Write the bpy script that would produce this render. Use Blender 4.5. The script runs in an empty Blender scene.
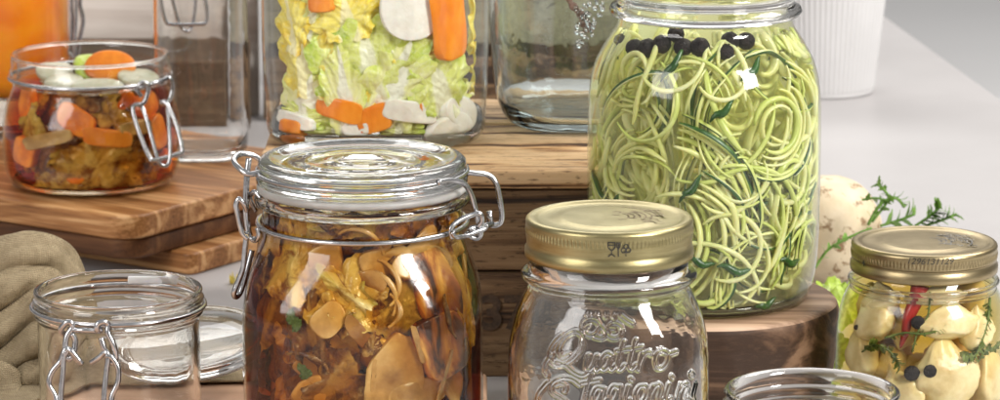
import bpy, math, random
import numpy as np
from mathutils import noise, Vector

# all lengths below are centimetres; meshes are built at real scale in metres
U = 0.01
S = bpy.context.scene
COL = S.collection
PI = math.pi
TAU = 2 * PI

# ------------------------------------------------------------------ camera
H = 56.8                       # camera height above the table
PITCH = math.radians(12.0)
FPX = 3500.0
cp, sp = math.cos(PITCH), math.sin(PITCH)
cam_d = bpy.data.cameras.new('camera')
cam = bpy.data.objects.new('camera', cam_d)
COL.objects.link(cam)
cam.location = (0, 0, H * U)
cam.rotation_euler = (PI / 2 - PITCH, 0, 0)
cam_d.sensor_width = 36
cam_d.lens = FPX / 1000 * 36
cam_d.clip_start = 0.05
cam_d.clip_end = 100
cam_d.dof.use_dof = True
cam_d.dof.focus_distance = 1.92
cam_d.dof.aperture_fstop = 22
S.camera = cam

# ------------------------------------------------------------------ world and lamps
W = bpy.data.worlds.new('World')
S.world = W
W.use_nodes = True
wn = W.node_tree
bg = wn.nodes['Background']
tc = wn.nodes.new('ShaderNodeTexCoord')
sx = wn.nodes.new('ShaderNodeSeparateXYZ')
wr = wn.nodes.new('ShaderNodeValToRGB')
wn.links.new(tc.outputs['Generated'], sx.inputs[0])
mr = wn.nodes.new('ShaderNodeMapRange')
mr.inputs['From Min'].default_value = -1
mr.inputs['From Max'].default_value = 1
wn.links.new(sx.outputs['Z'], mr.inputs['Value'])
wn.links.new(mr.outputs[0], wr.inputs[0])
e = wr.color_ramp.elements
e[0].position = 0.0; e[0].color = (0.30, 0.27, 0.25, 1)
e[1].position = 1.0; e[1].color = (1.0, 1.0, 1.0, 1)
q = e.new(0.5); q.color = (0.42, 0.39, 0.37, 1)
q = e.new(0.75); q.color = (0.75, 0.74, 0.73, 1)
wn.links.new(wr.outputs[0], bg.inputs['Color'])
bg.inputs['Strength'].default_value = 0.46


def area(name, loc, to, w, h, power, col):
    d = bpy.data.lights.new(name, 'AREA')
    d.shape = 'RECTANGLE'; d.size = w * U; d.size_y = h * U
    d.energy = power; d.color = col
    o = bpy.data.objects.new(name, d)
    o.location = Vector(loc) * U
    o.rotation_euler = (Vector(to) - Vector(loc)).to_track_quat('-Z', 'Y').to_euler()
    COL.objects.link(o)


area('key_softbox', (190, 270, 240), (0, 215, 8), 120, 120, 66, (1.0, 0.97, 0.93))
area('window_softbox', (165, 60, 140), (0, 215, 8), 62, 100, 76, (1.0, 0.98, 0.96))
area('fill_softbox', (-170, 40, 120), (-10, 200, 8), 105, 130, 32, (1.0, 0.96, 0.94))
area('back_softbox', (-20, 440, 200), (0, 225, 8), 240, 110, 36, (1.0, 0.98, 0.95))

S.view_settings.view_transform = 'Standard'
S.view_settings.look = 'None'
S.view_settings.exposure = 0.0
S.view_settings.gamma = 1.0
S.cycles.max_bounces = 24
S.cycles.transmission_bounces = 20
S.cycles.transparent_max_bounces = 32
S.cycles.diffuse_bounces = 4
S.cycles.glossy_bounces = 6
S.cycles.volume_bounces = 2
S.cycles.caustics_reflective = False
S.cycles.caustics_refractive = True
S.cycles.blur_glossy = 0.5
S.cycles.sample_clamp_indirect = 6
S.cycles.use_denoising = True


# ------------------------------------------------------------------ picking helpers
def unproj(px, py, Y):
    """the point of the vertical plane at distance Y seen in direction (px, py)"""
    k = (200 - py) / FPX
    w = Y * (k * cp - sp) / (cp + k * sp)
    dep = Y * cp - w * sp
    return np.array([(px - 500) / FPX * dep, Y, H + w])


def onz(px, py, z):
    a = PITCH - math.atan((200 - py) / FPX)
    Y = (H - z) / math.tan(a)
    return unproj(px, py, Y)


# ------------------------------------------------------------------ mesh helpers
ORG = {}


def props(o, label=None, cat=None, group=None, kind=None):
    if label: o['label'] = label
    if cat: o['category'] = cat
    if group: o['group'] = group
    if kind: o['kind'] = kind
    return o


def mk(name, VF, mat, parent=None, label=None, cat=None, group=None, kind=None, smooth=True, uv=None, mi=None, org=None):
    V, F = VF
    V = np.asarray(V, float)
    if parent is not None:
        og = ORG[parent.name]
    elif org is not None:
        og = np.array(org, float)
    else:
        og = np.array([(V[:, 0].min() + V[:, 0].max()) / 2, (V[:, 1].min() + V[:, 1].max()) / 2, V[:, 2].min()])
    me = bpy.data.meshes.new(name)
    me.from_pydata(((V - og) * U).tolist(), [], F)
    if uv is not None:
        l = me.uv_layers.new(name='UVMap')
        li = np.zeros(len(me.loops), dtype=np.int32)
        me.loops.foreach_get('vertex_index', li)
        l.data.foreach_set('uv', np.asarray(uv, float)[li].ravel())
    for m in (mat if isinstance(mat, (list, tuple)) else [mat]):
        me.materials.append(m)
    if mi is not None:
        me.polygons.foreach_set('material_index', np.asarray(mi, dtype=np.int32))
    if smooth:
        me.polygons.foreach_set('use_smooth', [True] * len(me.polygons))
    me.update()
    o = bpy.data.objects.new(name, me)
    COL.objects.link(o)
    if parent is not None:
        o.parent = parent
    else:
        o.location = og * U
    ORG[o.name] = og
    return props(o, label, cat, group, kind)


def empty(name, loc, label, cat, group=None):
    o = bpy.data.objects.new(name, None)
    o.empty_display_size = 0.02
    COL.objects.link(o)
    o.location = np.array(loc, float) * U
    ORG[o.name] = np.array(loc, float)
    return props(o, label, cat, group)


def join(*parts):
    V, F, n = [], [], 0
    for v, f in parts:
        v = np.asarray(v, float)
        V.append(v)
        F += [tuple(i + n for i in q) for q in f]
        n += len(v)
    return np.vstack(V), F


def cr(P, n=8, closed=False):
    """Catmull-Rom through the points"""
    P = [np.asarray(p, float) for p in P]
    N = len(P)
    out = []
    rng = range(N) if closed else range(N - 1)
    for i in rng:
        if closed:
            a, b, c, d = P[(i - 1) % N], P[i], P[(i + 1) % N], P[(i + 2) % N]
        else:
            a = P[i - 1] if i > 0 else 2 * P[0] - P[1]
            b, c = P[i], P[i + 1]
            d = P[i + 2] if i + 2 < N else 2 * P[-1] - P[-2]
        for k in range(n):
            t = k / n
            out.append(0.5 * (2 * b + (c - a) * t + (2 * a - 5 * b + 4 * c - d) * t * t + (3 * b - a - 3 * c + d) * t ** 3))
    if not closed:
        out.append(P[-1])
    return out


def tube(P, r, seg=10, closed=False, cap=True, flat=1.0):
    P = [np.asarray(p, float) for p in P]
    N = len(P)
    V, F = [], []
    T = []
    for i in range(N):
        a = P[(i - 1) % N] if closed or i > 0 else P[0]
        b = P[(i + 1) % N] if closed or i < N - 1 else P[-1]
        t = b - a
        L = np.linalg.norm(t)
        T.append(t / L if L > 1e-9 else np.array([0, 0, 1.]))
    ref = np.array([0, 0, 1.]) if abs(T[0][2]) < .9 else np.array([1., 0, 0])
    n = np.cross(T[0], ref); n /= np.linalg.norm(n)
    for i in range(N):
        n = n - T[i] * np.dot(n, T[i])
        n /= (np.linalg.norm(n) + 1e-12)
        b = np.cross(T[i], n)
        rr = r[i] if hasattr(r, '__len__') else r
        for k in range(seg):
            a = TAU * k / seg
            V.append(P[i] + rr * (math.cos(a) * n + flat * math.sin(a) * b))
    M = N if closed else N - 1
    for i in range(M):
        j = (i + 1) % N
        for k in range(seg):
            k2 = (k + 1) % seg
            F.append((i * seg + k, i * seg + k2, j * seg + k2, j * seg + k))
    if cap and not closed:
        F.append(tuple(reversed(range(seg))))
        F.append(tuple((N - 1) * seg + k for k in range(seg)))
    return np.array(V), F


def smin(P, k=6):
    """smooth a profile given as (r, z, n)"""
    return [tuple(p) for p in cr([np.array(p, float) for p in P], k)]


def sup(th, n, rot=0.0):
    if n <= 2.01:
        return 1.0
    a = th - rot
    return 1.0 / (abs(math.cos(a)) ** n + abs(math.sin(a)) ** n) ** (1.0 / n)


def lathe(prof, c, seg=96, rot=0.0, close=False, rmod=None):
    """prof = (r, z[, n]) bottom to top; angle 0 faces the camera (-Y). First and last r = 0 make poles"""
    V, F = [], []
    idx = []
    for p in prof:
        r, z = p[0], p[1]
        n = p[2] if len(p) > 2 else 2
        if r < 1e-6:
            idx.append([len(V)])
            V.append((c[0], c[1], c[2] + z))
            continue
        row = []
        for k in range(seg):
            th = TAU * k / seg
            rr = r * sup(th, n, rot)
            if rmod: rr += rmod(th, z)
            row.append(len(V))
            V.append((c[0] + rr * math.sin(th), c[1] - rr * math.cos(th), c[2] + z))
        idx.append(row)
    pairs = list(zip(idx[:-1], idx[1:]))
    if close: pairs.append((idx[-1], idx[0]))
    for a, b in pairs:
        if len(a) == 1 and len(b) == 1: continue
        for k in range(seg):
            k2 = (k + 1) % seg
            if len(a) == 1: F.append((a[0], b[k2], b[k]))
            elif len(b) == 1: F.append((a[k], a[k2], b[0]))
            else: F.append((a[k], a[k2], b[k2], b[k]))
    return np.array(V), F


def box(x0, x1, y0, y1, z0, z1, b=0.12, rot=0.0, piv=(0, 0), nz=0.0, seed=0, nx=14, ny=6):
    """board with rounded edges and slightly uneven faces"""
    lx, ly, lz = x1 - x0, y1 - y0, z1 - z0
    V, F = [], []
    b = min(b, lx / 3, ly / 3, lz / 3)

    def ax(l, n):
        return [0, b * .3, b] + [b + (l - 2 * b) * i / n for i in range(1, n)] + [l - b, l - b * .3, l]
    A, B, C = ax(lx, nx), ax(ly, ny), ax(lz, 2)
    cache = {}

    def vid(i, j, k):
        if (i, j, k) in cache: return cache[(i, j, k)]
        p = np.array([A[i], B[j], C[k]])
        q = np.clip(p, b, np.array([lx, ly, lz]) - b)
        d = p - q
        L = np.linalg.norm(d)
        if L > 1e-9: p = q + d / L * b
        if nz:
            w = noise.noise_vector(Vector(((p[0] + seed * 31) * .35, p[1] * .35, p[2] * .9)))
            p = p + np.array(w) * nz
        x, y = p[0] + x0, p[1] + y0
        if rot:
            cx, sx_ = math.cos(rot), math.sin(rot)
            dx, dy = x - piv[0], y - piv[1]
            x, y = piv[0] + cx * dx - sx_ * dy, piv[1] + sx_ * dx + cx * dy
        cache[(i, j, k)] = len(V)
        V.append((x, y, p[2] + z0))
        return cache[(i, j, k)]
    I, J, K = len(A) - 1, len(B) - 1, len(C) - 1
    for i in range(I):
        for j in range(J):
            F.append((vid(i, j, 0), vid(i, j + 1, 0), vid(i + 1, j + 1, 0), vid(i + 1, j, 0)))
            F.append((vid(i, j, K), vid(i + 1, j, K), vid(i + 1, j + 1, K), vid(i, j + 1, K)))
    for i in range(I):
        for k in range(K):
            F.append((vid(i, 0, k), vid(i + 1, 0, k), vid(i + 1, 0, k + 1), vid(i, 0, k + 1)))
            F.append((vid(i, J, k), vid(i, J, k + 1), vid(i + 1, J, k + 1), vid(i + 1, J, k)))
    for j in range(J):
        for k in range(K):
            F.append((vid(0, j, k), vid(0, j, k + 1), vid(0, j + 1, k + 1), vid(0, j + 1, k)))
            F.append((vid(I, j, k), vid(I, j + 1, k), vid(I, j + 1, k + 1), vid(I, j, k + 1)))
    return np.array(V), F


def fbm(x, y, z, o=4):
    s, a, t = 0, 1, 0
    for _ in range(o):
        s += a * noise.noise(Vector((x, y, z)))
        a *= .5; x *= 2; y *= 2; z *= 2
    return s


def blob(c, rx, ry, rz, seed=0, amp=.1, fr=1.0, nu=28, nv=18, rotz=0.0, tilt=0.0, sharp=0.0):
    V, F = [], []
    cz, sz, ct, st = math.cos(rotz), math.sin(rotz), math.cos(tilt), math.sin(tilt)
    for j in range(nv + 1):
        ph = PI * j / nv
        for i in range(nu):
            th = TAU * i / nu
            d = (math.sin(ph) * math.cos(th), math.sin(ph) * math.sin(th), math.cos(ph))
            m = 1 + amp * fbm(d[0] * fr * 1.5 + seed * 7.1, d[1] * fr * 1.5, d[2] * fr * 1.5, 3)
            x, y, z = d[0] * rx * m, d[1] * ry * m, d[2] * rz * m
            if sharp:
                tp = 1 - sharp * max(0, d[2]) ** 1.3
                x *= tp; y *= tp; z *= 1 + .35 * sharp * max(0, d[2]) ** 3
                x += .22 * rx * sharp * d[2] * d[2]
            x, z = x * ct - z * st, x * st + z * ct
            x, y = x * cz - y * sz, x * sz + y * cz
            V.append((c[0] + x, c[1] + y, c[2] + z))
    for j in range(nv):
        for i in range(nu):
            i2 = (i + 1) % nu
            F.append((j * nu + i, (j + 1) * nu + i, (j + 1) * nu + i2, j * nu + i2))
    return np.array(V), F


# ------------------------------------------------------------------ materials
def newmat(name):
    m = bpy.data.materials.new(name)
    m.use_nodes = True
    nt = m.node_tree
    for n in list(nt.nodes): nt.nodes.remove(n)
    out = nt.nodes.new('ShaderNodeOutputMaterial')
    return m, nt, out


def nd(nt, t, **kw):
    n = nt.nodes.new(t)
    for k, v in kw.items():
        if k.startswith('i_'):
            n.inputs[k[2:].replace('_', ' ')].default_value = v
        else:
            setattr(n, k, v)
    return n


def coords(nt, scale=(100, 100, 100), rot=(0, 0, 0), loc=(0, 0, 0), uv=False):
    t = nt.nodes.new('ShaderNodeTexCoord')
    mp = nt.nodes.new('ShaderNodeMapping')
    mp.vector_type = 'POINT'
    mp.inputs['Scale'].default_value = scale
    mp.inputs['Rotation'].default_value = rot
    mp.inputs['Location'].default_value = loc
    nt.links.new(t.outputs['UV' if uv else 'Object'], mp.inputs[0])
    return mp.outputs[0]


def ramp(nt, fac, stops):
    r = nt.nodes.new('ShaderNodeValToRGB')
    el = r.color_ramp.elements
    while len(el) > 1: el.remove(el[0])
    el[0].position = stops[0][0]; el[0].color = (*stops[0][1], 1)
    for p, c in stops[1:]:
        k = el.new(p); k.color = (*c, 1)
    nt.links.new(fac, r.inputs[0])
    return r.outputs[0]


def mix(nt, a, b, fac, mode='MIX'):
    m = nt.nodes.new('ShaderNodeMix')
    m.data_type = 'RGBA'; m.blend_type = mode
    for s, v in ((m.inputs[0], fac), (m.inputs[6], a), (m.inputs[7], b)):
        if isinstance(v, (int, float)): s.default_value = v
        elif isinstance(v, tuple): s.default_value = (*v, 1)
        else: nt.links.new(v, s)
    return m.outputs[2]


def math_(nt, op, a, b=None, clamp=False):
    m = nt.nodes.new('ShaderNodeMath'); m.operation = op; m.use_clamp = clamp
    for s, v in ((m.inputs[0], a), (m.inputs[1], b)):
        if v is None: continue
        if isinstance(v, (int, float)): s.default_value = v
        else: nt.links.new(v, s)
    return m.outputs[0]


def noise_t(nt, vec, scale, detail=4, rough=.55, dist=0.0):
    n = nt.nodes.new('ShaderNodeTexNoise')
    n.inputs['Scale'].default_value = scale
    n.inputs['Detail'].default_value = detail
    n.inputs['Roughness'].default_value = rough
    n.inputs['Distortion'].default_value = dist
    nt.links.new(vec, n.inputs['Vector'])
    return n.outputs['Fac']


def bump(nt, h, strength=.3, dist=.001):
    b = nt.nodes.new('ShaderNodeBump')
    b.inputs['Strength'].default_value = strength
    b.inputs['Distance'].default_value = dist
    nt.links.new(h, b.inputs['Height'])
    return b.outputs[0]


def prin(nt, out, col, rough=.5, metal=0.0, nrm=None, spec=.5, sss=0.0, ssr=(1, .6, .4), coat=0.0, transl=0.0):
    p = nt.nodes.new('ShaderNodeBsdfPrincipled')
    if isinstance(col, tuple): p.inputs['Base Color'].default_value = (*col, 1)
    else: nt.links.new(col, p.inputs['Base Color'])
    if isinstance(rough, (int, float)): p.inputs['Roughness'].default_value = rough
    else: nt.links.new(rough, p.inputs['Roughness'])
    p.inputs['Metallic'].default_value = metal
    p.inputs['Specular IOR Level'].default_value = spec
    p.inputs['Coat Weight'].default_value = coat
    p.inputs['Coat Roughness'].default_value = .08
    if sss:
        p.inputs['Subsurface Weight'].default_value = sss
        p.inputs['Subsurface Radius'].default_value = ssr
        p.inputs['Subsurface Scale'].default_value = 0.004
    if nrm is not None: nt.links.new(nrm, p.inputs['Normal'])
    if transl:
        t = nt.nodes.new('ShaderNodeBsdfTranslucent')
        if isinstance(col, tuple): t.inputs[0].default_value = (*col, 1)
        else: nt.links.new(col, t.inputs[0])
        ms = nt.nodes.new('ShaderNodeMixShader'); ms.inputs[0].default_value = transl
        nt.links.new(p.outputs[0], ms.inputs[1]); nt.links.new(t.outputs[0], ms.inputs[2])
        nt.links.new(ms.outputs[0], out.inputs[0])
    else:
        nt.links.new(p.outputs[0], out.inputs[0])
    return p


def m_glass(name, col=(.985, .99, .985), ior=1.5, rough=0.0, wav=0.0):
    m, nt, out = newmat(name)
    g = nt.nodes.new('ShaderNodeBsdfGlass')
    g.inputs['Color'].default_value = (*col, 1)
    g.inputs['IOR'].default_value = ior
    g.inputs['Roughness'].default_value = rough
    if wav:
        h = noise_t(nt, coords(nt), .45, 2)
        nt.links.new(bump(nt, h, wav, .003), g.inputs['Normal'])
    if wav > .1:      # finger marks and dried drops
        sm = ramp(nt, noise_t(nt, coords(nt), .55, 6, .65, .8), [(.50, (0, 0, 0)), (.68, (.10, .10, .10))])
        nt.links.new(sm, g.inputs['Roughness'])
    nt.links.new(g.outputs[0], out.inputs[0])
    return m


def m_shell(name, face=(.97, .98, .97), edge=(.74, .76, .75), wav=.15, refl=1.0):
    """thin wall of a filled jar: what lies behind shows straight, the surface mirrors by Fresnel"""
    m, nt, out = newmat(name)
    lw = nt.nodes.new('ShaderNodeLayerWeight'); lw.inputs[0].default_value = .35
    f = math_(nt, 'POWER', lw.outputs['Facing'], 2.5)
    c = mix(nt, face, edge, f)
    t = nt.nodes.new('ShaderNodeBsdfTransparent'); nt.links.new(c, t.inputs[0])
    g = nt.nodes.new('ShaderNodeBsdfGlossy'); g.inputs['Roughness'].default_value = .06
    g.inputs[0].default_value = (refl, refl, refl, 1)
    sm = ramp(nt, noise_t(nt, coords(nt), .5, 6, .65, .8), [(.42, (.04, .04, .04)), (.70, (.24, .24, .24))])
    nt.links.new(sm, g.inputs['Roughness'])
    h = noise_t(nt, coords(nt), .5, 2)
    b = bump(nt, h, wav, .003)
    nt.links.new(b, g.inputs['Normal'])
    fr = nt.nodes.new('ShaderNodeFresnel')
    ge = nt.nodes.new('ShaderNodeNewGeometry')      # a thin wall mirrors alike from both sides
    io = nt.nodes.new('ShaderNodeMapRange')
    io.inputs['To Min'].default_value = 1.5; io.inputs['To Max'].default_value = 1 / 1.5
    nt.links.new(ge.outputs['Backfacing'], io.inputs['Value']); nt.links.new(io.outputs[0], fr.inputs[0])
    nt.links.new(b, fr.inputs['Normal'])
    ms = nt.nodes.new('ShaderNodeMixShader')
    nt.links.new(fr.outputs[0], ms.inputs[0])
    nt.links.new(t.outputs[0], ms.inputs[1]); nt.links.new(g.outputs[0], ms.inputs[2])
    nt.links.new(ms.outputs[0], out.inputs[0])
    return m


def m_liquid(name, col, dens, cloud=0.0):
    m, nt, out = newmat(name)
    t = nt.nodes.new('ShaderNodeBsdfTransparent')
    nt.links.new(t.outputs[0], out.inputs['Surface'])
    a = nt.nodes.new('ShaderNodeVolumeAbsorption')
    a.inputs[0].default_value = (*col, 1); a.inputs[1].default_value = dens
    if cloud:
        sc_ = nt.nodes.new('ShaderNodeVolumeScatter')
        sc_.inputs['Color'].default_value = (.97, .98, .80, 1); sc_.inputs['Density'].default_value = cloud; sc_.inputs['Anisotropy'].default_value = .3
        ad = nt.nodes.new('ShaderNodeAddShader')
        nt.links.new(a.outputs[0], ad.inputs[0]); nt.links.new(sc_.outputs[0], ad.inputs[1])
        nt.links.new(ad.outputs[0], out.inputs['Volume'])
    else:
        nt.links.new(a.outputs[0], out.inputs['Volume'])
    return m


def m_wood(name, stops, ang=0.0, grain=1.0, rough=.55, bmp=.35, ring=.6, knots=True, fine=1.0, coat=0.0, vert=False, loc=(0, 0, 0)):
    """grain runs along the board's own length; ang is the board's turn about z"""
    m, nt, out = newmat(name)
    t = nt.nodes.new('ShaderNodeTexCoord')
    r = nt.nodes.new('ShaderNodeMapping'); r.inputs['Rotation'].default_value = (0, 0, -ang)
    r.inputs['Location'].default_value = loc
    nt.links.new(t.outputs['Object'], r.inputs[0])
    s1 = nt.nodes.new('ShaderNodeMapping'); s1.inputs['Scale'].default_value = (8 * grain, 100 * grain, 100 * grain)
    if vert: s1.inputs['Scale'].default_value = (100 * grain, 100 * grain, 8 * grain)
    nt.links.new(r.outputs[0], s1.inputs[0])
    big = noise_t(nt, s1.outputs[0], .35, 3, .5, 2.2)
    w = nt.nodes.new('ShaderNodeMath'); w.operation = 'MULTIPLY'; w.inputs[1].default_value = 14 * ring
    nt.links.new(big, w.inputs[0])
    si = math_(nt, 'SINE', w.outputs[0])
    si = math_(nt, 'MULTIPLY_ADD', si, .5); nt.nodes[-1].inputs[2].default_value = .5
    s2 = nt.nodes.new('ShaderNodeMapping'); s2.inputs['Scale'].default_value = (25 * fine, 900 * fine, 900 * fine)
    if vert: s2.inputs['Scale'].default_value = (900 * fine, 900 * fine, 25 * fine)
    nt.links.new(r.outputs[0], s2.inputs[0])
    fi = noise_t(nt, s2.outputs[0], .6, 5, .7)
    f = mix(nt, si, fi, .5)
    f2 = mix(nt, f, big, .35)
    c = ramp(nt, f2, stops)
    # broad tonal patches
    s3 = nt.nodes.new('ShaderNodeMapping'); s3.inputs['Scale'].default_value = (12, 40, 40)
    nt.links.new(r.outputs[0], s3.inputs[0])
    pt = noise_t(nt, s3.outputs[0], .5, 3)
    pr = ramp(nt, pt, [(.3, (.72, .68, .64)), (.7, (1.12, 1.1, 1.08))])
    c = mix(nt, c, pr, 1.0, 'MULTIPLY')
    if knots:
        # dark pores
        s4 = nt.nodes.new('ShaderNodeMapping'); s4.inputs['Scale'].default_value = (60, 300, 300)
        nt.links.new(r.outputs[0], s4.inputs[0])
        po = noise_t(nt, s4.outputs[0], 1.5, 3, .7)
        pk = ramp(nt, po, [(.34, (.30, .26, .22)), (.43, (1, 1, 1))])
        c = mix(nt, c, pk, .9, 'MULTIPLY')
        s5 = nt.nodes.new('ShaderNodeMapping'); s5.inputs['Scale'].default_value = (7, 260, 260)
        nt.links.new(r.outputs[0], s5.inputs[0])
        ck = noise_t(nt, s5.outputs[0], 1.0, 4, .6, .3)
        c = mix(nt, c, ramp(nt, ck, [(.31, (.22, .17, .13)), (.36, (1, 1, 1))]), .85, 'MULTIPLY')
    prin(nt, out, c, rough, nrm=bump(nt, f2, bmp, .0012), spec=.35, coat=coat)
    return m


def m_noise(name, stops, scale=1.0, detail=4, rough=.5, bmp=.2, bscale=3.0, sss=0.0, transl=0.0, spec=.5, metal=0.0, coat=0.0, stretch=(1, 1, 1), dist=0.0):
    m, nt, out = newmat(name)
    v = coords(nt, (100 * stretch[0], 100 * stretch[1], 100 * stretch[2]))
    c = ramp(nt, noise_t(nt, v, scale, detail, .55, dist), stops)
    b = bump(nt, noise_t(nt, v, bscale, 3), bmp, .001)
    prin(nt, out, c, rough, metal, b, spec, sss, transl=transl, coat=coat)
    return m


def m_leaf(name, rib, mid, edge, dark, transl=.22, rough=.3, ribw=.13, vein=.35, scale=1.0, stain=None, bmp=.5):
    """leaf: pale rib along v, veined blade, coloured towards the rim"""
    m, nt, out = newmat(name)
    t = nt.nodes.new('ShaderNodeTexCoord')
    s = nt.nodes.new('ShaderNodeSeparateXYZ'); nt.links.new(t.outputs['UV'], s.inputs[0])
    o = coords(nt)
    big = noise_t(nt, o, .5, 4)
    du = math_(nt, 'ABSOLUTE', math_(nt, 'SUBTRACT', s.outputs['X'], .5))
    dv = math_(nt, 'SUBTRACT', s.outputs['Y'], .5)
    rr = math_(nt, 'SQRT', math_(nt, 'ADD', math_(nt, 'POWER', du, 2.0), math_(nt, 'MULTIPLY', dv, dv)))
    e = math_(nt, 'ADD', math_(nt, 'MULTIPLY', rr, 1.6), math_(nt, 'MULTIPLY', math_(nt, 'SUBTRACT', big, .5), 1.6))
    c = ramp(nt, e, [(.15, mid), (.5, mid), (.8, edge), (1.0, dark)])
    # rib
    wv = math_(nt, 'MULTIPLY', math_(nt, 'SUBTRACT', 1.05, s.outputs['Y']), ribw * 1.5)
    k = math_(nt, 'DIVIDE', du, wv)
    k = math_(nt, 'ADD', k, math_(nt, 'MULTIPLY', math_(nt, 'SUBTRACT', big, .5), 1.0))
    kk = ramp(nt, k, [(.7, (1, 1, 1)), (1.25, (0, 0, 0))])
    c = mix(nt, c, rib, kk)
    # veins
    vo = nt.nodes.new('ShaderNodeTexVoronoi'); vo.feature = 'DISTANCE_TO_EDGE'
    vo.inputs['Scale'].default_value = 1.6 * scale
    wob = nt.nodes.new('ShaderNodeVectorMath'); wob.operation = 'ADD'
    nt.links.new(o, wob.inputs[0])
    nn = nt.nodes.new('ShaderNodeTexNoise'); nn.inputs['Scale'].default_value = 1.2
    nt.links.new(o, nn.inputs['Vector']); nt.links.new(nn.outputs['Color'], wob.inputs[1])
    nt.links.new(wob.outputs[0], vo.inputs['Vector'])
    ve = ramp(nt, vo.outputs['Distance'], [(.0, (1, 1, 1)), (.09, (0, 0, 0))])
    vem = math_(nt, 'MULTIPLY', ve, vein)
    c = mix(nt, c, rib, vem)
    if stain:
        c = mix(nt, c, ramp(nt, noise_t(nt, o, .9, 4, .6, .6), [(.36, stain), (.52, (1, 1, 1))]), 1.0, 'MULTIPLY')
    # side veins running off the rib
    sv = math_(nt, 'SINE', math_(nt, 'ADD', math_(nt, 'MULTIPLY', math_(nt, 'SUBTRACT', math_(nt, 'MULTIPLY', du, 1.3), dv), 34.0), math_(nt, 'MULTIPLY', big, 16.0)))
    svm = ramp(nt, sv, [(.80, (0, 0, 0)), (1.0, (1, 1, 1))])
    c = mix(nt, c, rib, math_(nt, 'MULTIPLY', svm, vein * .7))
    hgt0 = math_(nt, 'MULTIPLY', sv, .22)
    hgt = math_(nt, 'ADD', hgt0, math_(nt, 'MULTIPLY', vo.outputs['Distance'], .01))
    hgt = math_(nt, 'ADD', hgt, math_(nt, 'MULTIPLY', noise_t(nt, o, 1.1, 3), 2.6))
    hgt = math_(nt, 'ADD', hgt, math_(nt, 'MULTIPLY', noise_t(nt, o, 3.5, 3), .4))
    hgt_old = math_(nt, 'ADD', math_(nt, 'MULTIPLY', vo.outputs['Distance'], 1.3), noise_t(nt, o, 3.5, 3))
    prin(nt, out, c, rough, nrm=bump(nt, hgt, bmp, .0018), transl=transl, spec=.5)
    return m


GL = m_glass('clear_glass', (.985, .985, .98), 1.5, 0, .06)
GLW = m_glass('wavy_clear_glass', (.985, .99, .985), 1.48, 0, .22)
GLB = m_glass('bluish_glass', (.955, .985, .985), 1.5, 0, .09)
SHELL = m_shell('jar_wall_glass')
SHELLG = m_shell('green_tinted_jar_wall', (.975, .985, .96), (.80, .85, .70))
WIRE = m_noise('steel_wire', [(.3, (.40, .40, .41)), (.7, (.60, .60, .61))], 2, 3, .24, .05, 6, metal=1.0)
GOLD = m_noise('brushed_gold_lid', [(.3, (.29, .245, .115)), (.7, (.40, .345, .18))], .7, 4, .36, .10, 5, metal=1.0, stretch=(1, 1, 8))
GOLD2 = m_noise('worn_gold_lid', [(.3, (.30, .235, .125)), (.7, (.41, .33, .19))], .7, 4, .34, .06, 5, metal=1.0, stretch=(1, 1, 8))
RUBBER = m_noise('white_rubber', [(.3, (.52, .50, .47)), (.7, (.62, .60, .57))], 1, 3, .4, .05, 3, sss=.3, transl=.45)
INK = m_noise('black_print', [(.3, (.02, .018, .015)), (.7, (.045, .04, .03))], 5, 2, .6, .0)
PLASTIC = m_noise('clear_white_plastic', [(.3, (.72, .72, .72)), (.7, (.82, .82, .82))], 1, 2, .3, .0, sss=.3)

# ------------------------------------------------------------------ the setting
m, nt, out = newmat('grey_tabletop')
v = coords(nt)
c = ramp(nt, noise_t(nt, v, .06, 4), [(.3, (.45, .43, .425)), (.7, (.50, .48, .475))])
c = mix(nt, c, ramp(nt, noise_t(nt, v, 6, 3), [(.35, (.95, .95, .95)), (.6, (1, 1, 1))]), 1.0, 'MULTIPLY')
prin(nt, out, c, .42, nrm=bump(nt, noise_t(nt, v, 5, 3), .05, .0005))
TABLE = m
m, nt, out = newmat('grey_floor')
v = coords(nt, (1, 1, 1))
prin(nt, out, ramp(nt, noise_t(nt, v, .8, 4), [(.3, (.78, .77, .765)), (.7, (.84, .83, .825))]), .7)
FLOORM = m

# tabletop: its right edge runs from (45.1,310.7) towards (40.1,356)
A = np.array([45.1, 310.7]); D = np.array([-5.0, 45.3]); D /= np.linalg.norm(D)
p0, p1 = A - D * 330, A + D * 520
xl = -260
tv = [(xl, p0[1], 0), (p0[0], p0[1], 0), (p1[0], p1[1], 0), (xl, p1[1], 0)]
tv = tv + [(x, y, -3.0) for x, y, _ in tv]
tf = [(0, 1, 2, 3), (7, 6, 5, 4), (0, 4, 5, 1), (1, 5, 6, 2), (2, 6, 7, 3), (3, 7, 4, 0)]
mk('tabletop', (tv, tf), TABLE, kind='structure', smooth=False)
mk('floor', ([(-3000, -500, -38), (3000, -500, -38), (3000, 6000, -38), (-3000, 6000, -38)], [(0, 1, 2, 3)]), FLOORM, kind='structure', smooth=False)

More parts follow.
